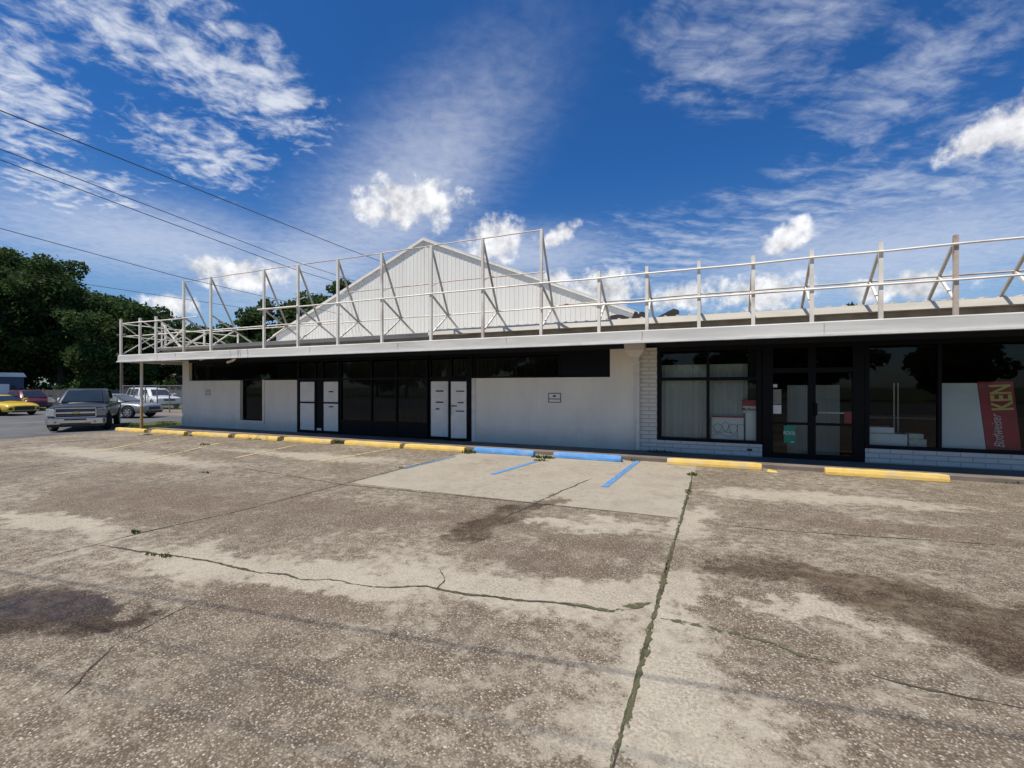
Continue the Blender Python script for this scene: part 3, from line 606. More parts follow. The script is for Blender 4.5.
# things behind the glass
def tag1(o, *a): return tag(o, *a)
def curtain(xa, xb, za, zb, y, label):
    mb = MB(); n = max(6, int((xb-xa)/.05)); pts = []
    for i in range(n+1): pts.append((xa+(xb-xa)*i/n, y+.018*math.sin(i*1.9)+.01*math.sin(i*.7)))
    for (a, b), (c, d) in zip(pts, pts[1:]): mb.quad((a, b, za), (c, d, za), (c, d, zb), (a, b, zb))
    return tag(mb.build('curtain', M['curtain'], None, smooth=True, fix=False), label, 'curtain', 'pale curtains in the right shop window')
curtain(x[657]+.1, x[708]-.01, .5, 2.52, D+.28, 'pale grey curtain behind the left pane of the brick pier window')
curtain(x[708]+.02, X(750, D)+.05, .5, 2.52, D+.31, 'pale grey curtain behind the right pane above the cigarette cartons display')
t = thing('display_card', 'white and red cigarette sign on a pale column in the shop window', 'sign', (X(752, D), D+.17, .5))
MB().box(X(746, D), X(759.5, D), D+.15, D+.24, .5, 1.22).build('column', M['board'], t)
MB().box(X(743.5, D), X(760, D), D+.12, D+.26, 1.225, 1.40).build('card', M['paper'], t)
MB().box(X(742.5, D), X(760, D), D+.11, D+.27, 1.40, 1.56).build('red_top', M['red_sticker'], t)
text_mesh('lettering', 'Marlboro', .115, M['black_ink'], t, wallmat(X(749.6, D), D+.117, 1.315), bold=.002, sx=.78)
t = thing('carton_display', 'low white display with drawn outlines and red top edge in the shop window', 'display', (X(728, D), D+.2, .5))
MB().box(X(711.5, D), X(744, D), D+.17, D+.22, .5, 1.08).build('sheet', M['board'], t)
MB().box(X(711.5, D), X(744, D), D+.165, D+.225, 1.081, 1.12).build('red_edge', M['red_sticker'], t)
mb = MB(); rnd = random.Random(3)
def stroke(pts, wd=.012):
    for (a, b), (c, d) in zip(pts, pts[1:]): mb.bar((X(712, D)+a, D+.166, .5+b), (X(712, D)+c, D+.166, .5+d), wd/2, 4)
for cx_, cz_, rx_, rz_ in ((.14, .30, .1, .11), (.33, .34, .08, .12), (.52, .28, .1, .13)):
    stroke([(cx_+rx_*math.cos(a)*(1+.2*math.sin(3*a)), cz_+rz_*math.sin(a)) for a in [i*.45 for i in range(15)]])
stroke([(.02, .1), (.2, .14), (.38, .08), (.6, .12)]); stroke([(.05, .2), (.1, .16), (.3, .2), (.5, .18)]); stroke([(.62, .05), (.62, .4), (.8, .4), (.8, .05)])
mb.build('drawing', M['black_ink'], t)
def flat(name, ua, ub, z0, z1, y, m, label, cat, dep=.012): return tag(MB().box(X(ua, D), X(ub, D), y, y+dep, z0, z1).build(name, M[m]), label, cat)
t = thing('window_sticker', 'green sticker with white letters on the left glass door', 'sticker', (X(789.5, D), D+.05, .7))
MB().box(X(784, D), X(795.5, D), D+.03, D+.045, .48, .93).build('backing', M['green_sticker'], t)
text_mesh('lettering', 'KOOL', .115, M['paper'], t, wallmat(X(789.7, D), D+.028, .735), sx=.85, bold=.002)
MB().box(X(791, D), X(794.5, D), D+.024, D+.029, .50, .525).build('small_print', M['paper'], t)
flat('paper_notice', 771.6, 781.5, 1.22, 1.44, D+.03, 'paper', 'cream paper notice low on the edge of the left glass door', 'notice')
flat('hours_sheet', 772, 781.5, 1.46, 1.84, D+.032, 'dim_sheet', 'grey hours sheet above the cream notice on the left glass door', 'notice')
flat('paper_label', 771.5, 777.5, 1.89, 1.97, D+.03, 'paper', 'tiny white label at the top of the left glass door', 'label')
flat('white_partition', 793, 850, .12, 1.95, D+1.0, 'curtain', 'pale partition panel standing inside behind the glass doors', 'partition', .04)
t = thing('leaning_board', 'large blank pale board leaning behind the right window beside the red banner', 'board', (X(965, D+.25), D+.25, .5))
y0_, y1_ = D+.19, D+.36
MB().loft([[(X(941.5, y0_), y0_, .5), (X(986, y0_), y0_, .5), (X(986, y0_), y0_+.02, .5), (X(941.5, y0_), y0_+.02, .5)], [(X(941, y1_), y1_, 1.99), (X(977, y1_), y1_, 1.99), (X(977, y1_), y1_+.02, 1.99), (X(941, y1_), y1_+.02, 1.99)]]).build('panel', M['board'], t)
t = thing('beer_banner', 'red beer banner with yellow and cream sideways letters behind the right window', 'banner', (X(1002, D), D+.2, .5))
yb_, yt_ = D+.21, D+.38
bx0, bx1, bx2, bx3 = X(986.5, yb_), X(1021.5, yb_), X(977.5, yt_), X(1013, yt_)
MB().loft([[(bx0, yb_, .5), (bx1, yb_, .5), (bx1, yb_+.02, .5), (bx0, yb_+.02, .5)], [(bx2, yt_, 2.02), (bx3, yt_, 2.02), (bx3, yt_+.02, 2.02), (bx2, yt_+.02, 2.02)]]).build('cloth', M['red_banner'], t)
tl = R(-6.4)
def banm(u, z): yy = D+.2+(z-.5)*.112-.006; return Matrix.Translation((X(u, yy), yy, z)) @ Matrix.Rotation(tl, 4, 'X') @ Matrix.Rotation(R(90), 4, 'X') @ Matrix.Rotation(R(90+3), 4, 'Z')
text_mesh('lettering', 'KEN', .50, M['yellow_ink'], t, banm(1002.3, 1.67), bold=.012, sx=.62)
text_mesh('script_lettering', 'Budweiser', .25, M['cream_ink'], t, banm(998, .92), shear=.35, sx=.70)
mb = MB(); bw = [(X(1000, D), .62), (X(1003, D), .75), (X(1000.5, D), .9), (X(1003.5, D), 1.05), (X(1001, D), 1.22)]
for (a, b), (c, d) in zip(bw, bw[1:]): mb.bar((a, D+.2+(b-.5)*.112-.003, b), (c, D+.2+(d-.5)*.112-.003, d), .008, 4)
mb.build('bow_outline', M['cream_ink'], t)
def carton(ua, ub, z0, z1, y, dep, label, m='carton'):
    return tag(MB().box(X(ua, D), X(ub, D), y, y+dep, z0, z1).build('carton', M[m], bevel=.006), label, 'carton', 'cartons piled inside the right window')
carton(872, 911, .50, .78, D+.22, .5, 'widest white carton at the left of the pile inside the right window', 'board')
carton(873, 899, .785, .93, D+.3, .4, 'white carton lying on the widest carton inside the right window', 'board')
carton(912.5, 930.5, .50, .68, D+.2, .35, 'smaller lower carton at the right of the pile inside the right window')
carton(913, 928, .685, .80, D+.24, .3, 'smallest carton on top at the right of the pile', 'carton')
t = thing('shop_counter', 'dark shop counter deep inside behind the right window', 'counter', (X(925, D), D+2.2, .1))
MB().box(X(880, D)+.3, X(970, D)+.6, D+2.0, D+2.6, .11, 1.05).build('body', M['bulkhead'], t); MB().box(X(880, D)+.2, X(970, D)+.7, D+1.95, D+2.65, 1.05, 1.1).build('top', M['galv'], t)
t = thing('display_stand', 'thin pale twin pole stand inside behind the right window', 'stand', (X(899, D), D+.8, .1))
for dx in (-.02, .06): MB().bar((X(900, D)+.15+dx, D+.85, .12), (X(900, D)+.15+dx, D+.85, 2.0), .012, 6).build('pole', M['trim_white'], t)
MB().box(X(900, D)-.05, X(900, D)+.4, D+.65, D+1.05, .106, .125).build('base', M['galv'], t)

# ------------------------------------------------------------------ sign frame on the canopy roof
sf = thing('sign_frame', 'rusty white lattice of poles rails and braces on the canopy roof', 'sign frame', (-9, 11.7, 3.21))
YP = 11.7
def sp(name, m, mb): return mb.build(name, M[m], sf)
tall = [-19.41, -17.76, -14.85, -13.18, -11.38, -9.57, -7.75, -6.01, -4.26]
short = [-2.69, -1.51, -.33, .80, 1.92, 3.12, 4.30, 5.48, 6.65, 7.8, 9.0]
left = [X(121, 11.62), X(140, YP), X(156, YP)]
for i, a in enumerate(tall):
    tp = 6.13+.02*random.uniform(-1, 1); ln = random.uniform(-.015, .015)
    sp('pole', 'steel', MB().bar((a, YP, 3.2), (a+ln, YP, tp), .052, 4))
    sp('brace', 'steel_dull', MB().bar((a+ln, YP+.03, tp-.06), (a, 12.69, 4.2), .033, 4))
    sp('brace', 'steel_dull', MB().bar((a, YP+.03, 4.66), (a, 13.4, 3.77), .033, 4))
    sp('strut', 'steel', MB().bar((a, 12.69, 4.2), (a, YP+.12, 3.56), .03, 4))
    if i > 2: sp('strut', 'steel', MB().bar((a, YP+.05, 4.93), (a, YP+.30, 5.06), .018, 4))
for i, a in enumerate(short):
    tp = 4.85
    sp('pole', 'steel_rust' if i == 6 else 'steel', MB().bar((a, YP, 3.2), (a, YP, tp), .052, 4))
    sp('brace', 'steel_dull', MB().bar((a, YP+.03, 4.74), (a, 12.95, 3.80), .036, 4))
    sp('strut', 'steel', MB().bar((a, 12.42, 4.2), (a, YP+.08, 3.62), .032, 4))
for i, a in enumerate(left):
    yy = 11.62 if i == 0 else YP
    sp('pole', 'steel', MB().bar((a, yy, 3.2), (a, yy, 4.83), .052, 4))
    if i:
        sp('brace', 'steel', MB().bar((a, yy+.03, 4.74), (a, 13.4, 3.77), .03, 4)); sp('strut', 'steel', MB().bar((a, 12.8, 4.1), (a, yy+.1, 3.5), .03, 4))
# rails (each sags a little between supports)
def rail(x0, x1, y, z, r=.024, m='steel', dz=0.0):
    n = max(2, int(abs(x1-x0)/1.2)); sp('rail', m, MB().tube([(x0+(x1-x0)*i/n, y+random.uniform(-.008, .008), z+dz*i/n+random.uniform(-.012, .012)) for i in range(n+1)], r, 5))
rail(tall[0]-.2, tall[-1], YP+.02, 6.12, .018, 'steel_rust'); rail(left[0]-.15, tall[0]+.9, YP-.05, 4.64); rail(tall[2]-.1, short[-1]+.3, YP-.055, 4.66)
rail(left[0]-.1, tall[4], YP+.055, 4.10, .024); rail(tall[0], tall[-1]+1.5, 12.69, 4.20, .022)
rail(X(349, 11.95), tall[-1], 11.97, 5.06, .018, 'steel_rust'); rail(tall[2]-.2, tall[3]+.1, 11.6, 4.67, .03)
rail(tall[-1], short[-1]+.3, YP-.05, 3.985); rail(short[0]-1.3, short[-1]+.3, 12.42, 4.20, .022, 'steel_dull')
# the side return at the left end
bx = left[0]
for yy in (13.4, 15.2, 17.0): sp('pole', 'steel', MB().bar((bx, yy, 3.2), (bx, yy, 4.8), .045, 4))
sp('rail', 'steel', MB().bar((bx, 11.62, 4.64), (bx, 17, 4.64), .022, 5)); sp('rail', 'steel', MB().bar((bx, 11.62, 4.1), (bx, 17, 4.1), .022, 5))
for y0_, y1_ in ((11.7, 13.4), (13.4, 15.2)): sp('brace', 'steel', MB().bar((bx+.03, y0_, 3.35), (bx+.03, y1_, 4.6), .024, 4)); sp('brace', 'steel', MB().bar((bx-.03, y0_, 4.6), (bx-.03, y1_, 3.35), .024, 4))
xb_ = X(162, 14.0)
sp('pole', 'steel', MB().bar((xb_, 14, 3.7), (xb_, 14, 5.1), .04, 4)); sp('brace', 'steel', MB().bar((xb_+.1, 13.95, 5.0), (xb_+2.0, 13.7, 3.72), .035, 4)); sp('brace', 'steel', MB().bar((xb_+.2, 13.9, 3.72), (xb_+2.4, 13.8, 4.9), .03, 4))

# torn felt and scraps lying on the roof
def scrap(ua, ub, y, z, pts, label):
    x0, x1 = X(ua, y), X(ub, y); mb = MB(); n = len(pts)
    top = [(x0+(x1-x0)*i/(n-1), z+h) for i, h in enumerate(pts)]
    for (a, h), (b, k) in zip(top, top[1:]):
        mb.loft([[(a, y, z-.03), (a, y+.5, z), (a, y+.45, h+.04), (a, y, h)], [(b, y, z-.03), (b, y+.5, z), (b, y+.45, k+.04), (b, y, k)]])
    return tag(mb.build('roof_scrap', M['tar']), label, 'roof scrap', 'dark scraps lying on the ribbed roof')
zr = 3.80
scrap(606, 632, 13.1, zr, [.02, .12, .14, .12, .06, .04], 'flat dark roof scrap leftmost behind the first short pole')
scrap(632, 646, 13.1, zr, [.03, .2, .08, .17, .17, .02], 'lumpy dark roof scrap between the two first short poles')
scrap(657, 678, 13.1, zr, [.0, .05, .10, .16, .20, .16], 'raised dark felt flap right of the lumpy scrap')

#SECTION warehouse
# ------------------------------------------------------------------ gabled warehouse behind
GY = 18.0; gx0, gxp, gx1 = -21.9, -12.3, -2.75; ze, zp = 4.70, 8.70
wh = thing('warehouse', 'tall pale ribbed metal warehouse gable rising behind the storefront roof', 'warehouse', (gxp, GY, 0))
def ztop(xx): return ze+(zp-ze)*(1-abs(xx-gxp)/((gx1-gx0)/2))
mb = MB(); xs = []; xx = gx0; k = 0
prof = [(0, 0), (.15, 0), (.165, -.013), (.19, -.013), (.205, 0)]
while xx < gx1:
    for dx, dy in prof[:-1]:
        if xx+dx < gx1: xs.append((xx+dx, GY+dy))
    xx += .205
xs.append((gx1, GY)); xs = sorted(xs+[(gxp, GY)])
for (a, ya), (b, yb) in zip(xs, xs[1:]): mb.quad((a, ya, 0), (b, yb, 0), (b, yb, ztop(b)), (a, ya, ztop(a)))
mb.build('gable_wall', M['corrug'], wh, fix=False)
MB().box(gx0, gx0+.05, GY+.05, 40, 0, ze).box(gx1-.05, gx1, GY+.05, 40, 0, ze).build('side_wall', M['corrug'], wh)
MB().prism([(gx0-.15, ze-.02), (gxp, zp+.04), (gx1+.15, ze-.02), (gx1+.15, ze+.04), (gxp, zp+.10), (gx0-.15, ze+.04)], 'y', GY-.10, 40).build('roof', M['roofmetal'], wh)
MB().prism([(gx0-.15, ze-.10), (gxp, zp-.04), (gx1+.15, ze-.10), (gx1+.15, ze-.025), (gxp, zp+.035), (gx0-.15, ze-.025)], 'y', GY-.115, GY-.06).build('rake_trim', M['lip'], wh)

# ------------------------------------------------------------------ wheel stops
def make_stop(L, m, label, cat='wheel stop', group=None, broken=False):
    t = thing('wheel_stop', label, cat, (0, 0, 0), group)
    prof = [(-.10, 0), (.10, 0), (.095, .07), (.065, .15), (-.065, .15), (-.095, .07)]; n = 12; rings = []; rnd = random.Random(int(L*977))
    for i in range(n+1):
        xx = -L/2+L*i/n; e = .93 if i in (0, n) else 1
        rings.append([(xx, p[0]*e+rnd.uniform(-.003, .003), p[1]*e+(rnd.uniform(-.004, .004) if p[1] > 0 else 0)) for p in prof])
    MB().loft(rings).build('block', M[m], t, bevel=.012)
    for s_ in (-.36, .36): MB().bar((L*s_, 0, .14), (L*s_, 0, .157), .016, 8).build('anchor_pin', M['steel_rust'], t)
    return t
ystops = [(115, 144), (151.5, 183.5), (191.5, 228), (234.5, 277.5), (283.5, 331), (344, 400), (404.5, 464)]
ylab = ['yellow wheel stop nearest the grey pickup and the canopy post', 'yellow wheel stop in front of the building corner with the white strip', 'yellow wheel stop in front of the faint wall notice',
        'yellow wheel stop in front of the tall narrow dark window', 'yellow wheel stop with weeds before the left double door', 'yellow wheel stop with weeds along its left end before the dark glass bay', 'yellow wheel stop just left of the blue stops']
GRP = 'wheel stops along the storefront'
for i, ((a, b), lb) in enumerate(zip(ystops, ylab)):
    yy = 11.55+.045*i; xa, xb = X(a, yy-.08), X(b, yy-.08); t = make_stop(xb-xa, 'yellow', lb, group=GRP); t.location = ((xa+xb)/2, yy, 0); t.rotation_euler.z = R(random.uniform(-.8, .8))
for a, b, lb in ((473.5, 533.5, 'light blue wheel stop before the second double door and white wall'), (553, 621.4, 'light blue wheel stop nearest the brick pier and weeds')):
    yy = 11.92; xa, xb = X(a, yy-.08), X(b, yy-.08); t = make_stop(xb-xa, 'blue', lb, group=GRP); t.location = ((xa+xb)/2, yy, 0); t.rotation_euler.z = R(-.5)
for a, b, yy, rz, lb in ((667, 762, 12.02, 0, 'yellow wheel stop below the curtained shop window'), (825.5, 950.5, 11.98, .3, 'yellow wheel stop below the red banner window and glass doors')):
    xa, xb = X(a, yy-.08), X(b, yy-.08); t = make_stop(xb-xa, 'yellow', lb, group=GRP); t.location = ((xa+xb)/2, yy, 0); t.rotation_euler.z = R(rz)
c = G(773, 472)
tag(MB().loft([[(c.x-.09, c.y-.05, .002), (c.x+.1, c.y-.06, .002), (c.x+.06, c.y+.06, .002), (c.x-.12, c.y+.05, .002)], [(c.x-.06, c.y-.03, .05), (c.x+.05, c.y-.03, .035), (c.x+.04, c.y+.03, .03), (c.x-.08, c.y+.03, .055)]]).build('concrete_chip', M['yellow']),
    'broken yellow concrete chip lying right of the wheel stop under the curtained window', 'concrete chip')

#SECTION vehicles
# ------------------------------------------------------------------ vehicles
def ring(xx, wd, zt, zb, crown=.03):
    h = [(wd*.86, zb), (wd*.97, zb+.10), (wd, zb+(zt-zb)*.5), (wd*.985, zt-.13), (wd*.93, zt-.035), (wd*.62, zt+crown*.5), (0, zt+crown)]
    return [(xx, a, b) for a, b in h]+[(xx, -a, b) for a, b in h[-2::-1]]
def boolean_cut(o, cutters):
    for c in cutters:
        mo = o.modifiers.new('cut', 'BOOLEAN'); mo.operation = 'DIFFERENCE'; mo.object = c; mo.solver = 'EXACT'
    dg = bpy.context.evaluated_depsgraph_get(); dg.update(); me = bpy.data.meshes.new_from_object(o.evaluated_get(dg)); o.modifiers.clear(); o.data = me
    for c in cutters: bpy.data.objects.remove(c)
def make_car(name, label, cat, paint, S):
    """S: body stations (x, half width, top z, bottom z); cabin (rear base, rear top, front top, front base, belt z, roof z, base half width, top half width)"""
    t = thing(name, label, cat)
    body = MB().loft([ring(*s_) for s_ in S['body']]).build('body', M[paint], t, smooth=True)
    cut = []
    r, tw = S['r'], S['tw']
    for wx in S['wheels']: cut.append(MB().bar((wx, -3, r+.02), (wx, 3, r+.02), r*1.16, 24).build('cut', M['carblack']))
    if 'bed' in S: a, b, hw, z0 = S['bed']; cut.append(MB().box(a, b, -hw, hw, z0, 3).build('cut', M['carblack']))
    mo = body.modifiers.new('s', 'SUBSURF'); mo.levels = mo.render_levels = 1
    boolean_cut(body, cut)
    bm = bmesh.new(); bm.from_mesh(body.data); 
    for e in bm.edges:
        if len(e.link_faces) == 2 and e.calc_face_angle(0) > R(35): e.smooth = False
    bm.to_mesh(body.data); bm.free()
    # axle pan so that the wheel wells are not see-through
    MB().box(S['wheels'][1]-.5, S['wheels'][0]+.5, -tw+.28, tw-.28, r*.75, r*1.3).build('underbody', M['carblack'], t)
    xb, xbt, xft, xf, zb, zr_, wb, wt = S['cabin']
    zm = zr_-.07
    def lay(z, x0, x1, wd): return [(x0, -wd, z), (x0+.12, -wd-.01, z), ((x0+x1)/2, -wd-.02, z), (x1-.12, -wd+.01, z), (x1, -wd*.86, z), (x1+.05, 0, z), (x1, wd*.86, z), (x1-.12, wd-.01, z), ((x0+x1)/2, wd+.02, z), (x0+.12, wd+.01, z), (x0, wd, z), (x0-.03, 0, z)]
    cab = MB().loft([lay(zb-.12, xb, xf, wb), lay(zb, xb, xf, wb), lay(zm, xbt, xft, wt), lay(zr_, xbt+.14, xft-.12, wt-.1)]).build('cabin', M[paint], t, smooth=True)
    cab.modifiers.new('edge', 'BEVEL').width = .02
    def pane_on(nm, P, u0, u1, v0, v1, off=.012):
        P = [Vector(p) for p in P]
        def q(u, v): return P[0].lerp(P[1], u).lerp(P[3].lerp(P[2], u), v)
        n = (P[1]-P[0]).cross(P[3]-P[0]).normalized()*off
        pts = [q(u0, v0), q(u1, v0), q(u1, v1), q(u0, v1)]
        return MB().loft([[p+n for p in pts], [p-n for p in pts]]).build(nm, M['carglass'], t)
    for s_ in (-1, 1):
        P = [(xf-.12, s_*(wb-.01), zb), (xb+.12, s_*(wb+.01), zb), (xbt+.12, s_*(wt+.01), zm), (xft-.12, s_*(wt-.01), zm)]
        for u0, u1 in S['panes']: pane_on('side_window', P, u0, u1, .08, .93, .028)
    ws = [(xf+.035, y, zb) for y in (-wb*.84, wb*.84)]; wt_ = [(xft+.035, y, zm) for y in (wt*.84, -wt*.84)]
    pane_on('windscreen', ws+wt_, .03, .97, .06, .95, .03)
    pane_on('rear_window', [(xb-.02, wb*.9, zb), (xb-.02, -wb*.9, zb), (xbt-.02, -wt*.9, zm), (xbt-.02, wt*.9, zm)], .06, .94, .1, .9, .03)
    # wheels
    wproto = None
    for wx in S['wheels']:
        for s_ in (-1, 1):
            if wproto is None:
                wproto = bpy.data.objects.new('wheel', None); col.objects.link(wproto); wproto.parent = t
                pr = [(r*.62, -.11), (r*.93, -.115), (r, -.08), (r, .08), (r*.93, .115), (r*.62, .11)]
                rings = [[(p[0]*math.cos(k*math.pi/12), p[1], p[0]*math.sin(k*math.pi/12)) for p in pr] for k in range(25)]
                MB().loft(rings, caps=False).build('tyre', M['rubber'], wproto, smooth=True)
                rm = MB().bar((0, -.10, 0), (0, .08, 0), r*.60, 20)
                rb = MB()
                for k in range(6):
                    a = k*math.pi/3; rb.bar((0, .09, 0), (r*.57*math.cos(a), .10, r*.57*math.sin(a)), .05, 4)
                rb.bar((0, .085, 0), (0, .115, 0), .07, 12)
                rg = [[(q*math.cos(k*math.pi/12), y, q*math.sin(k*math.pi/12)) for q, y in ((r*.56, .085), (r*.64, .085), (r*.64, .112), (r*.56, .112))] for k in range(25)]
                rb.loft(rg, caps=False); rm.build('hub', M['carblack'], wproto); rb.build('rim', M['rim'], wproto)
                o = wproto
            else: o = copy_tree(wproto, t)
            o.location = (wx, s_*(tw-.11), r); o.rotation_euler = (0, 0, (0 if s_ > 0 else math.pi)+(R(S.get('steer', 0)) if wx > 0 else 0))
    # mirrors and lamps
    for s_ in (-1, 1):
        mx_, mz_ = xf-.28, zb+.08
        MB().loft([[(mx_+.07, s_*(wb+.0), mz_-.03), (mx_-.05, s_*(wb+.0), mz_-.03), (mx_-.05, s_*wb, mz_+.05), (mx_+.07, s_*wb, mz_+.05)],
                   [(mx_+.08, s_*(wb+.16), mz_-.05), (mx_-.06, s_*(wb+.16), mz_-.05), (mx_-.06, s_*(wb+.16), mz_+S.get('mh', .13)), (mx_+.08, s_*(wb+.16), mz_+S.get('mh', .13))],
                   [(mx_+.05, s_*(wb+.28), mz_-.03), (mx_-.05, s_*(wb+.28), mz_-.03), (mx_-.05, s_*(wb+.28), mz_+S.get('mh', .13)), (mx_+.05, s_*(wb+.28), mz_+S.get('mh', .13))]]).build('mirror', M[S.get('mm', paint)], t, bevel=.012)
        hx0, hy0, hy1, hz0, hz1 = S['lamp']
        MB().loft([[(hx0-.30, s_*hy1, hz0), (hx0-.30, s_*hy1, hz1), (hx0-.45, s_*hy0, hz1), (hx0-.45, s_*hy0, hz0)], [(hx0-.10, s_*(hy1-.0), hz0), (hx0-.14, s_*(hy1-.0), hz1-.01), (hx0+.01-.03, s_*hy0, hz1-.01), (hx0+.01, s_*hy0, hz0)]]).build('headlight', M['lampglass'], t, bevel=.01)
        tx, ty, tz0, tz1 = S['tail']
        MB().box(tx-.02, tx+.1, min(s_*(ty-.18), s_*ty), max(s_*(ty-.18), s_*ty), tz0, tz1).build('tail_light', M['red_sticker'], t)
    return t
def place(t, front, heading, length):
    """put the middle of a vehicle's nose at `front`, facing `heading` degrees"""
    h = R(heading); t.rotation_euler.z = h; t.location = (front.x-math.cos(h)*length/2, front.y-math.sin(h)*length/2, front.z)

# grey pickup
T = make_car('pickup_truck', 'dark grey pickup truck with chrome grille parked facing the lot', 'pickup truck', 'paint_truck', dict(
    body=[(-2.85, .90, 1.15, .55), (-2.80, .97, 1.20, .45), (-1.2, 1.0, 1.20, .42), (-.6, 1.0, 1.22, .42), (1.0, 1.0, 1.20, .42), (1.5, 1.0, 1.17, .42), (2.2, .99, 1.14, .42), (2.62, .97, 1.10, .40), (2.74, .95, 1.04, .42)],
    wheels=(1.82, -1.85), r=.40, tw=1.0, bed=(-2.7, -.75, .80, .75), cabin=(-.72, -.58, .55, 1.35, 1.20, 1.84, .93, .74), panes=((.12, .52), (.56, .92)), mh=.2, mm='chrome', steer=24,
    lamp=(2.77, .70, .975, .68, 1.0), tail=(-2.86, .95, .7, 1.1)))
g = MB().box(2.70, 2.765, -.66, .66, .62, 1.03).build('grille', M['carblack'], T, bevel=.01)
MB().box(2.74, 2.80, -.67, .67, .975, 1.03).box(2.74, 2.80, -.67, .67, .60, .645).box(2.74, 2.80, -.69, -.64, .645, .975).box(2.74, 2.80, .64, .69, .645, .975).build('grille_surround', M['chrome'], g, bevel=.01)
MB().box(2.75, 2.81, -.64, .64, .775, .86).build('grille_bar', M['chrome'], g, bevel=.01)
mb = MB()
for z in (.69, .725, .895, .93): mb.box(2.765, 2.775, -.63, .63, z, z+.012)
mb.build('grille_slats', M['galv'], g)
mb = MB(); mb.prism([(-.13, -.035), (-.05, -.035), (-.04, -.05), (.04, -.05), (.05, -.035), (.13, -.035), (.11, .035), (.05, .035), (.04, .05), (-.04, .05), (-.05, .035), (-.11, .035)], 'z', 0, .015)
em = mb.build('emblem', M['yellow_ink'], g); em.matrix_local = Matrix.Translation((2.812, 0, .818)) @ Matrix(((0, 0, 1, 0), (1, 0, 0, 0), (0, 1, 0, 0), (0, 0, 0, 1)))
b = MB().loft([[(xx, -yy, .33), (xx+.0, yy, .33), (xx, yy, .60), (xx, -yy, .60)] for xx, yy in ((2.55, 1.0), (2.80, .985), (2.88, .90))]).build('front_bumper', M['chrome'], T, bevel=.03)
MB().box(2.862, 2.888, -.36, .36, .50, .56).box(2.86, 2.886, -.5, .5, .345, .39).build('bumper_inset', M['carblack'], b)
for s_ in (-1, 1): MB().bar((2.86, s_*.64, .43), (2.892, s_*.64, .43), .05, 12).build('fog_light', M['lampglass'], b)
MB().box(2.6, 2.8, -.92, .92, .22, .345).build('air_dam', M['carblack'], T)
MB().bar((1.6, -.85, 1.15), (1.55, -.85, 1.95), .006, 5).build('antenna', M['carblack'], T)
for s_ in (-1, 1):
    for hx_ in (.42, -.42): MB().box(hx_-.09, hx_+.09, min(s_*.99, s_*1.02), max(s_*.99, s_*1.02), 1.02, 1.055).build('door_handle', M['chrome'], T, bevel=.008)
place(T, Vector((-24.85, 10.59, -.012)), -32, 5.6); T.scale = (.97, .97, 1.0)
# yellow sports coupe
Y = make_car('sports_car', 'yellow sports coupe with black grille parked beside the grey pickup', 'sports car', 'paint_sport', dict(
    body=[(-2.36, .80, .92, .35), (-2.28, .92, .98, .25), (-1.3, .97, 1.0, .2), (-.3, .94, .95, .2), (.8, .95, .93, .2), (1.6, .96, .86, .2), (2.1, .93, .78, .2), (2.33, .85, .68, .22), (2.38, .78, .60, .24)],
    wheels=(1.42, -1.30), r=.35, tw=.97, cabin=(-1.75, -.75, .15, .95, .94, 1.36, .80, .56), panes=((.22, .60), (.63, .82)), lamp=(2.26, .52, .84, .62, .70), tail=(-2.38, .8, .7, .85)))
g = MB().box(2.30, 2.415, -.52, .52, .36, .62).build('grille', M['carblack'], Y, bevel=.03)
MB().box(2.26, 2.40, -.62, .62, .22, .31).build('lower_intake', M['carblack'], Y, bevel=.02)
for s_ in (-1, 1): MB().box(2.22, 2.375, min(s_*.62, s_*.80), max(s_*.62, s_*.80), .38, .52).build('side_intake', M['carblack'], Y, bevel=.02)
place(Y, At(25, 31), 8, 4.78)
# other parked cars
suv = dict(body=[(-2.3, .85, 1.0, .4), (-2.2, .92, 1.05, .32), (-.8, .95, 1.04, .28), (1.0, .94, 1.02, .28), (1.9, .92, .95, .28), (2.2, .86, .85, .30), (2.28, .78, .72, .34)],
           wheels=(1.40, -1.38), r=.36, tw=.94, cabin=(-2.2, -1.9, .35, 1.25, 1.02, 1.66, .86, .66), panes=((.14, .42), (.45, .70), (.73, .93)), lamp=(2.16, .45, .80, .72, .86), tail=(-2.32, .85, .8, 1.0))
def carx(name, label, cat, paint, S, front, head, grille=True):
    c = make_car(name, label, cat, paint, S); L = S['body'][-1][0]-S['body'][0][0]; fx = S['body'][-1][0]
    zt = S['body'][-1][2]
    g = MB().box(fx-.08, fx+.03, -.42, .42, zt-.22, zt-.04).build('grille', M['carblack'], c, bevel=.02)
    MB().box(fx-.06, fx+.02, -.6, .6, .3, .42).build('lower_intake', M['carblack'], c, bevel=.02)
    place(c, front, head, L); return c
carx('suv', 'maroon crossover half hidden between the yellow coupe and the pickup', 'car', 'paint_maroon', suv, At(40, 37), -5)
sed = dict(body=[(-2.5, .82, .95, .36), (-2.4, .92, 1.02, .28), (-1.3, .95, 1.03, .24), (0, .95, 1.0, .24), (1.0, .95, .97, .24), (1.9, .93, .90, .24), (2.35, .88, .82, .26), (2.5, .80, .72, .28)],
           wheels=(1.55, -1.5), r=.36, tw=.95, cabin=(-1.95, -1.05, .25, 1.15, 1.0, 1.48, .85, .62), panes=((.2, .5), (.53, .82)), lamp=(2.40, .46, .80, .66, .80), tail=(-2.5, .8, .75, .92))
S1 = carx('sedan', 'silver sedan parked behind the rusty footed canopy post', 'car', 'paint_silver', sed, At(155, 29), 24)
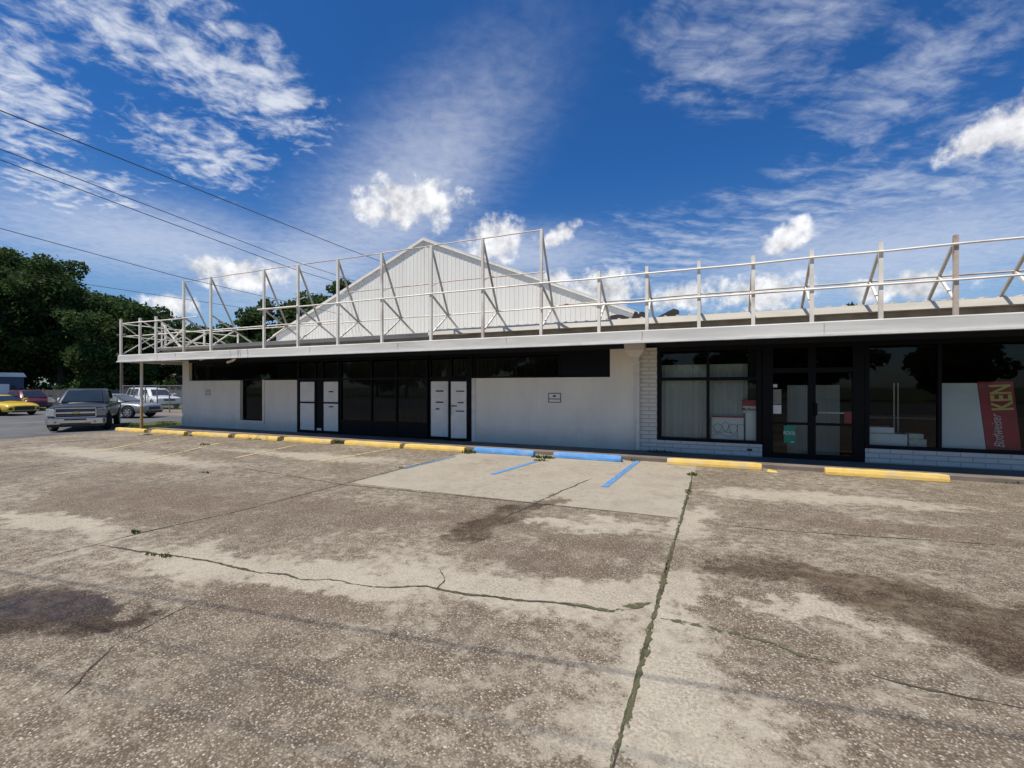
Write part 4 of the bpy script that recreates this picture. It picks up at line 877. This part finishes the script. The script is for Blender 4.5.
box = dict(body=[(-2.15, .85, 1.05, .45), (-2.1, .92, 1.12, .4), (-.8, .93, 1.12, .36), (1.0, .93, 1.10, .36), (1.9, .92, 1.06, .36), (2.1, .88, 1.0, .4)],
           wheels=(1.32, -1.32), r=.38, tw=.94, cabin=(-2.08, -2.0, .55, 1.0, 1.10, 1.85, .87, .76), panes=((.08, .34), (.38, .64), (.68, .95)), lamp=(2.08, .55, .82, .72, .92), tail=(-2.16, .88, .8, 1.0))
carx('boxy_suv', 'white boxy four wheel drive parked behind the silver sedan', 'car', 'paint_white', box, At(131, 44), 172)
pk = dict(body=[(-2.85, .90, 1.12, .5), (-2.80, .97, 1.16, .42), (-.6, 1.0, 1.16, .4), (1.0, 1.0, 1.14, .4), (2.2, .99, 1.08, .4), (2.62, .97, 1.0, .4), (2.72, .93, .92, .42)],
          wheels=(1.80, -1.8), r=.39, tw=1.0, bed=(-2.7, -.75, .80, .75), cabin=(-.72, -.58, .5, 1.3, 1.14, 1.76, .93, .74), panes=((.12, .52), (.56, .92)), lamp=(2.68, .62, .93, .68, .9), tail=(-2.86, .95, .7, 1.05))
carx('pickup_truck', 'white pickup truck cut off by the left corner of the storefront', 'pickup truck', 'paint_white', pk, At(170, 40), -8)
carx('sedan', 'white sedan roof just showing right of the grey pickup', 'car', 'paint_white', sed, At(119, 41), 20)

#SECTION background
# ------------------------------------------------------------------ fences, sheds, poles
A, B = At(22, 47), At(186, 50); d = (B-A); n = 16
fe = thing('board_fence', 'grey weathered board fence behind the parked cars', 'fence', A)
for i in range(n+1):
    p = A+d*(i/n); MB().box(p.x-.06, p.x+.06, p.y-.06, p.y+.06, 0, 1.75).build('post', M['fencewood'], fe)
dn_ = d.normalized(); nrm = Vector((-dn_.y, dn_.x, 0)); mb = MB(); L = d.length; k = 0.0; rnd = random.Random(5)
while k < L-.15:
    h = 1.62+rnd.uniform(-.05, .05); a = A+dn_*k-nrm*.09; b_ = A+dn_*(k+.135)-nrm*.09; o_ = nrm*.02
    mb.loft([[(a-o_).to_tuple(), (b_-o_).to_tuple(), (b_+o_).to_tuple(), (a+o_).to_tuple()], [((a-o_)+Vector((0, 0, h))).to_tuple(), ((b_-o_)+Vector((0, 0, h))).to_tuple(), ((b_+o_)+Vector((0, 0, h))).to_tuple(), ((a+o_)+Vector((0, 0, h))).to_tuple()]]); k += .15
mb.build('boards', M['fencewood'], fe)
A, B = At(123, 37.5), At(196, 33); d = B-A
cf = thing('chain_link_fence', 'galvanised chain link fence between the white cars and the board fence', 'fence', A)
n = 6
for i in range(n+1):
    p = A+d*(i/n); MB().bar((p.x, p.y, 0), (p.x, p.y, 2.05), .045, 8).build('post', M['galv'], cf)
MB().bar((A.x, A.y, 2.0), (B.x, B.y, 2.0), .025, 6).build('rail', M['galv'], cf)
mb = MB(); L = d.length; dd = d.normalized(); k = -2.0
while k < L:
    for sgn in (1, -1):
        a0, a1 = k, k+2.0
        z0_, z1_ = (0.05, 1.98) if sgn > 0 else (1.98, .05)
        c0, c1 = max(0, a0), min(L, a1)
        if c1 > c0:
            q0 = z0_+(z1_-z0_)*(c0-a0)/2.0; q1 = z0_+(z1_-z0_)*(c1-a0)/2.0; p0, p1 = A+dd*c0, A+dd*c1
            mb.bar((p0.x, p0.y, q0), (p1.x, p1.y, q1), .0022, 3, caps=False)
    k += .14
mb.build('wire_mesh', M['galv'], cf)
# blue shed
c = At(-14, 38)
bs = thing('metal_shed', 'blue sheet metal shed with a pale roller door at the far left', 'shed', c)
def rotbox(c, ang, a0, a1, b0, b1, z0, z1):
    ca_, sa_ = math.cos(ang), math.sin(ang); pts = [(c.x+a*ca_-b*sa_, c.y+a*sa_+b*ca_) for a, b in ((a0, b0), (a1, b0), (a1, b1), (a0, b1))]
    return [[(p[0], p[1], z0) for p in pts], [(p[0], p[1], z1) for p in pts]]
an = R(75)
MB().loft(rotbox(c, an, -5, 2.15, 0, 4, 0, 2.75)).build('wall', M['bluewall'], bs)
ca_, sa_ = math.cos(an), math.sin(an)
def rp(a, b, z): return (c.x+a*ca_-b*sa_, c.y+a*sa_+b*ca_, z)
MB().loft([[rp(-5.2, -.2, 2.753), rp(2.3, -.2, 2.753), rp(2.3, 4.2, 2.753), rp(-5.2, 4.2, 2.753)], [rp(-5.2, 1.9, 3.15), rp(2.3, 1.9, 3.15), rp(2.3, 2.1, 3.15), rp(-5.2, 2.1, 3.15)]]).build('roof', M['bluewall'], bs)
MB().loft(rotbox(c, an, -1.2, 1.3, -.04, -.003, 0, 2.15)).build('roller_door', M['board'], bs)
MB().loft(rotbox(c, an, 1.42, 1.66, -.04, -.003, 0, 2.0)).build('door', M['carblack'], bs)
MB().loft(rotbox(c, an, 1.75, 2.05, -.04, -.003, .9, 1.8)).build('window', M['carglass'], bs)
# house roof behind
c = At(172, 62)
hs = thing('house', 'small house with a low brown shingled roof behind the fences', 'house', c)
MB().loft(rotbox(c, R(35), -5, 5, 0, 7, 0, 2.45)).build('wall', M['housewall'], hs)
ca_, sa_ = math.cos(R(35)), math.sin(R(35))
MB().loft([[rp(-5.4, -.5, 2.453), rp(5.4, -.5, 2.453), rp(5.4, 7.5, 2.453), rp(-5.4, 7.5, 2.453)], [rp(-5.2, 3.4, 4.0), rp(5.2, 3.4, 4.0), rp(5.2, 3.6, 4.0), rp(-5.2, 3.6, 4.0)]]).build('roof', M['shingle'], hs)
MB().loft(rotbox(c, R(35), -2.5, -1.2, -.03, -.003, .9, 2.0)).build('window', M['carglass'], hs); MB().loft(rotbox(c, R(35), .5, 1.4, -.03, -.003, 0, 2.05)).build('door', M['panel'], hs)
# poles and wires
p = At(121.5, 42)
up = thing('utility_pole', 'dark slim wooden pole standing behind the left end of the canopy', 'utility pole', p)
MB().bar((p.x, p.y, -.1), (p.x, p.y, 7.2), .13, 10, .09).build('pole', M['wood'], up); MB().box(p.x-.7, p.x+.7, p.y-.05, p.y+.05, 6.6, 6.72).build('crossarm', M['wood'], up)
def wire(P, r, label, sag=0.0, n=40, group='overhead wires crossing the sky at the left'):
    P = [Vector(q) for q in P]; pts = []
    for a, b in zip(P, P[1:]):
        for i in range(n): f_ = i/n; q = a.lerp(b, f_); q.z -= sag*4*f_*(1-f_); pts.append(q)
    pts.append(P[-1]); return tag(MB().tube(pts, r, 5).build('power_line', M['wire'], smooth=True), label, 'wire', group)
wire([(-16.5, -14, 9.1), (-16.8, 5.6, 9.0), (-17.3, 18, 9.0), (-17.9, 44, 9.3)], .016, 'thick overhead wire highest of those crossing the sky at left')
wire([(-17.0, -14, 8.9), (-17.05, 5.7, 8.1), (-17.0, 14.9, 7.45), (-17.3, 30, 7.2), (-17.9, 44, 7.4)], .012, 'upper of the two close overhead wires below the highest wire')
wire([(-17.2, -14, 8.5), (-17.05, 5.7, 7.82), (-17.15, 14.9, 7.15), (-17.4, 30, 6.9), (-17.9, 44, 7.1)], .013, 'lower of the two close overhead wires below the highest wire')
wire([(-19, -14, 6.6), (-17.0, 5.7, 6.02), (-17.0, 10.1, 5.72), (-17.5, 26, 5.4)], .010, 'thin low wire meeting the top of the first tall frame pole')
wire([(-24, -6, 6.2), (-22, 8, 5.8), (-20.0, 17, 5.6), (-18, 40, 6.0)], .009, 'thinnest lowest wire passing in front of the far trees')
# street wires behind the viewer; their shadows cross the lot
k_ = 1/math.tan(SUN_EL)
def street_wire(p0, p1, z, r, label):
    d_ = (Vector((*p1, 0))-Vector((*p0, 0))); d_.normalize(); off = Vector((-math.sin(SUN_AZ)*k_*z, -math.cos(SUN_AZ)*k_*z, z))
    a = Vector((*p0, 0))-d_*26+off; b = Vector((*p1, 0))+d_*26+off
    wire([a, b], r, label, .0, 8, 'street wires behind the viewer')
street_wire(tuple(G(0, 571))[:2], tuple(G(762, 695))[:2], 7.0, .010, 'thick street cable whose shadow crosses the lot')
street_wire(tuple(G(145, 640))[:2], tuple(G(500, 722))[:2], 7.6, .0065, 'thin street wire whose faint shadow lies nearer the viewer')
street_wire(tuple(G(100, 688))[:2], tuple(G(320, 747))[:2], 8.4, .0065, 'thin street wire casting the faint shadow nearest the viewer')

# ------------------------------------------------------------------ trees
def crown_mesh(name, m, parent, clumps, leaf, per, seed):
    rs = np.random.RandomState(seed); C = []
    for (cx, cy, cz, rr) in clumps:
        n = int(per*(rr**2)); dv = rs.normal(size=(n, 3)); dv /= np.linalg.norm(dv, axis=1)[:, None]
        rad = rr*(rs.uniform(.25, 1.0, size=(n, 1))**.45); pz = dv*rad; pz[:, 2] *= .72
        C.append(np.array([cx, cy, cz])+pz+rs.normal(scale=.1*rr, size=(n, 3)))
    C = np.concatenate(C); N = len(C)
    a = rs.normal(size=(N, 3)); a /= np.linalg.norm(a, axis=1)[:, None]; b = np.cross(a, rs.normal(size=(N, 3))); b /= np.linalg.norm(b, axis=1)[:, None]
    s_ = leaf*rs.uniform(.55, 1.25, size=(N, 1)); a *= s_; b *= s_*.62
    V = np.stack([C-a, C+b*.9-a*.1, C+a, C-b*.9-a*.1], axis=1).reshape(-1, 3)-np.array(root_loc(parent))
    me = bpy.data.meshes.new(name); me.vertices.add(4*N); me.vertices.foreach_set('co', V.ravel().astype(np.float32))
    me.loops.add(4*N); me.loops.foreach_set('vertex_index', np.arange(4*N, dtype=np.int32)); me.polygons.add(N)
    me.polygons.foreach_set('loop_start', np.arange(0, 4*N, 4, dtype=np.int32)); me.polygons.foreach_set('loop_total', np.full(N, 4, dtype=np.int32))
    me.update(); me.validate(); me.materials.append(m); o = bpy.data.objects.new(name, me); col.objects.link(o); o.parent = parent; return o
def tree(p, H, rad, label, seed, m='leaf', low=.22, leaf=.30, per=150, group='oaks behind the parked cars', name='oak_tree', nc=46):
    rnd = random.Random(seed); t = thing(name, label, 'tree', p, group)
    lean = Vector((rnd.uniform(-.4, .4), rnd.uniform(-.4, .4), 0)); fork = H*rnd.uniform(.25, .34)
    tb = MB().tube([p+Vector((0, 0, -.1)), p+lean*.3+Vector((0, 0, fork*.5)), p+lean+Vector((0, 0, fork))], [H*.032, H*.025, H*.021], 10)
    cl = []; cz = H*(low+1)/2; hz = H*(1-low)/2
    for i in range(nc):
        th_ = rnd.uniform(0, 2*math.pi); ph = math.asin(rnd.uniform(-1, 1)); q = rnd.uniform(.45, 1.0)**.6
        e = 1+.22*math.sin(3*th_+seed)+.12*math.sin(5*ph+seed*2)
        rr = rad*rnd.uniform(.20, .36)
        x_ = (rad-rr*.6)*q*math.cos(ph)*math.cos(th_)*e; y_ = (rad-rr*.6)*q*math.cos(ph)*math.sin(th_)*e; z_ = cz+(hz-rr*.45)*q*math.sin(ph)*(1 if ph > 0 else .95)
        cl.append((p.x+x_, p.y+y_, z_, rr))
    for i in range(9):
        c_ = Vector(cl[i*len(cl)//9][:3]); s0 = p+lean+Vector((0, 0, fork)); mdl = s0.lerp(c_, .55)+Vector((0, 0, H*.04)); tb.tube([s0, mdl, c_], [H*.013, H*.008, H*.003], 6)
    tb.build('trunk', M['bark'], t, smooth=True); crown_mesh('crown', M[m], t, cl, leaf, per, seed); return t
def dist_r(px_, t): return px_/FPX*t
specs = [  # u, distance, top v, half width px, low, label
    (-8, 51, 252, 72, .10, 'tallest broad oak above the blue shed at the far left edge'),
    (62, 53, 252, 58, .08, 'big dark oak directly behind the yellow coupe and pickup'),
    (112, 50, 291, 44, .10, 'rounded oak behind the left end of the canopy'),
    (152, 60, 303, 36, .12, 'lower oak behind the short poles at the left of the sign frame'),
    (182, 66, 318, 28, .15, 'small far oak behind the first tall frame pole'),
    (228, 68, 321, 26, .15, 'far low oak right of the second tall frame pole'),
    (206, 60, 323, 26, .12, 'low rounded tree between the first two tall frame poles'),
    (248, 60, 307, 24, .12, 'tree in the wide gap left of the third tall frame pole'),
    (266, 62, 298, 27, .12, 'tree with a rounded top behind the third tall frame pole'),
    (301, 66, 288, 28, .12, 'tree behind the fourth tall pole touching the warehouse roof edge'),
    (331, 58, 274, 29, .12, 'tree rising tallest beside the sloping warehouse roof'),
    (20, 66, 262, 70, .05, 'rear oak filling the gap behind the tallest oak at the far left'),
    (90, 70, 285, 60, .05, 'rear oak between the big dark oak and the rounded oak')]
for i, (u, t_, v, hw, low, lab) in enumerate(specs):
    p = At(u, t_); H = EYE+(387-v)/FPX*t_; fac = math.hypot(1, (u-512)/FPX)
    tree(p, H, dist_r(hw, t_)*(.95 if u < 200 else 1), lab, 11+i*7, 'leaf' if u < 250 else 'leaf2', low, .22 if i < 5 else .28, 240 if i < 3 else 130)
tree(At(842, 60), EYE+(387-294)/FPX*60, 2.4, 'lone treetop peeking over the ribbed roof at right', 99, 'leaf', .2, .28, 150, 'trees beyond the right roof', nc=30)
# undergrowth in front of the oaks
def shrub(u, t_, rad, H, lab, seed):
    p = At(u, t_); t = thing('shrub', lab, 'shrub', p, 'shrubs under the oaks'); rnd = random.Random(seed)
    cl = [(p.x+rnd.uniform(-1, 1)*rad, p.y+rnd.uniform(-1, 1)*rad*.6, rnd.uniform(.25, .85)*H, rnd.uniform(.28, .45)*H) for i in range(12)]
    MB().tube([p, p+Vector((.1, 0, H*.4)), p+Vector((.2, .1, H*.8))], [.08, .05, .02], 6).build('stem', M['bark'], t); crown_mesh('foliage', M['leaf2'], t, cl, .17, 170, seed)
for i, (u, t_, rad, H, lab) in enumerate([(38, 52, 2.0, 2.3, 'shrub just right of the blue shed'), (62, 53, 2.2, 2.9, 'shrub above the pickup windscreen'), (88, 50, 2.4, 3.0, 'shrub above the right of the pickup roof'),
                                         (108, 52, 2.2, 3.6, 'shrub left of the slim wooden pole'), (135, 54, 2.4, 3.3, 'shrub above the white boxy four wheel drive'), (160, 56, 1.6, 2.6, 'shrub below the brown house roof'), (10, 54, 3, 4.2, 'tall shrub behind the blue shed')]):
    shrub(u, t_, rad, H, lab, 300+i)
# trees over the street behind the viewer (the shop glass mirrors them)
for i, (x_, y_, H, rad) in enumerate([(-26, -52, 9, 6), (-12, -55, 11, 6.5), (2, -51, 8, 5), (15, -56, 10, 6), (29, -52, 9, 6), (-42, -50, 10, 6), (-54, -46, 12, 7), (-66, -52, 11, 7), (-79, -48, 13, 7.5), (-94, -54, 12, 7.5), (-33, -56, 12, 6.5), (9, -60, 12, 6), (-108, -50, 12, 7.5), (-122, -53, 13, 8), (-137, -49, 12, 8)]):
    tree(Vector((x_, y_, 0)), H, rad, ['street tree reflected at the left end of the dark glass', 'tallest street tree reflected in the shop glass', 'smallest street tree reflected in the shop glass', 'broad street tree reflected in the glass doors', 'street tree reflected in the banner window', 'street tree left of the reflections in the strip window', 'nearest street tree mirrored by the dark glass bay', 'street tree mirrored by the left of the dark glass bay', 'tall street tree mirrored by the first double door', 'farthest street tree mirrored by the tall narrow window', 'street tree mirrored by the strip window over the white wall', 'rear street tree mirrored by the curtained window', 'far street tree mirrored by the left strip window', 'far tall street tree mirrored at the left end of the strip window', 'farthest leftmost street tree down the road'][i],
         500+i, 'leaf', .08, .6, 30, 'street trees opposite the shop', nc=28)

# ------------------------------------------------------------------ weeds and grass
def blades(name, spots, m, seed, kind='stuff'):
    rs = random.Random(seed); mb = MB()
    for (cx, cy, z0, rx, ry, n, h) in spots:
        for i in range(n):
            a = rs.uniform(0, 6.283); q = math.sqrt(rs.random()); x_, y_ = cx+rx*q*math.cos(a), cy+ry*q*math.sin(a); hh = h*rs.uniform(.35, 1)*(1.1-.6*q); d_ = rs.uniform(0, 6.283); wd = hh*rs.uniform(.06, .15)+.003; ln = hh*rs.uniform(.2, .9)
            dx, dy = math.cos(d_), math.sin(d_)
            mb.poly([(x_-dy*wd, y_+dx*wd, z0), (x_+dy*wd, y_-dx*wd, z0), (x_+dy*wd*.9+dx*ln*.5, y_-dx*wd*.9+dy*ln*.5, z0+hh*.7), (x_+dx*ln, y_+dy*ln, z0+hh), (x_-dy*wd*.9+dx*ln*.5, y_+dx*wd*.9+dy*ln*.5, z0+hh*.7)])
    o = mb.build(name, m, fix=False); o['kind'] = kind; return o
def sp_(u, v, rx, ry, n, h, z=0.0): g_ = G(u, v, z); return (g_.x, g_.y, z, rx, ry, n, h)
blades('weeds', [sp_(469, 453, .22, .2, 90, .14), sp_(543, 458, .34, .14, 170, .11), sp_(541, 461, .2, .12, 60, .09), sp_(258, 439.5, .75, .12, 200, .12), sp_(277, 440, .3, .12, 110, .17), sp_(240, 437.5, .4, .1, 60, .09),
                 sp_(322, 442, .55, .12, 170, .13), sp_(339, 443.5, .5, .12, 190, .14), sp_(308, 441, .4, .1, 70, .09), sp_(647, 453, .35, .18, 150, .13, .02), sp_(660, 452.5, .4, .12, 120, .10, .1), sp_(633, 461, .2, .1, 50, .07),
                 sp_(148, 435, .2, .15, 50, .1), sp_(188, 436, .2, .15, 50, .09), sp_(231, 437.5, .2, .15, 40, .08), sp_(692, 475, .1, .16, 70, .09), sp_(688, 492, .06, .16, 40, .06), 
                 sp_(150, 555, .1, .03, 30, .05), sp_(165, 557, .1, .03, 30, .06), sp_(135, 533, .08, .04, 30, .07), sp_(205, 445, .25, .1, 50, .1), sp_(1018, 484, .25, .06, 60, .08), 
                 sp_(400, 468, .15, .06, 30, .05), sp_(205, 473, .2, .06, 30, .06)], M['weed'], 21)
gp = [(-24.6+random.uniform(-2.6, 1.6), 13.9+random.uniform(-1.3, 1.6), -.02, .5, .45, 130, .12) for i in range(26)]
sheet('grass_verge', -28, -22.6, 12.3, 16.2, -.004, M['turf'])
blades('grass', gp+[(-31+random.uniform(-7, 7), 25.5+random.uniform(-.9, .9), -.02, .8, .6, 90, .16) for i in range(14)], M['weed'], 22)
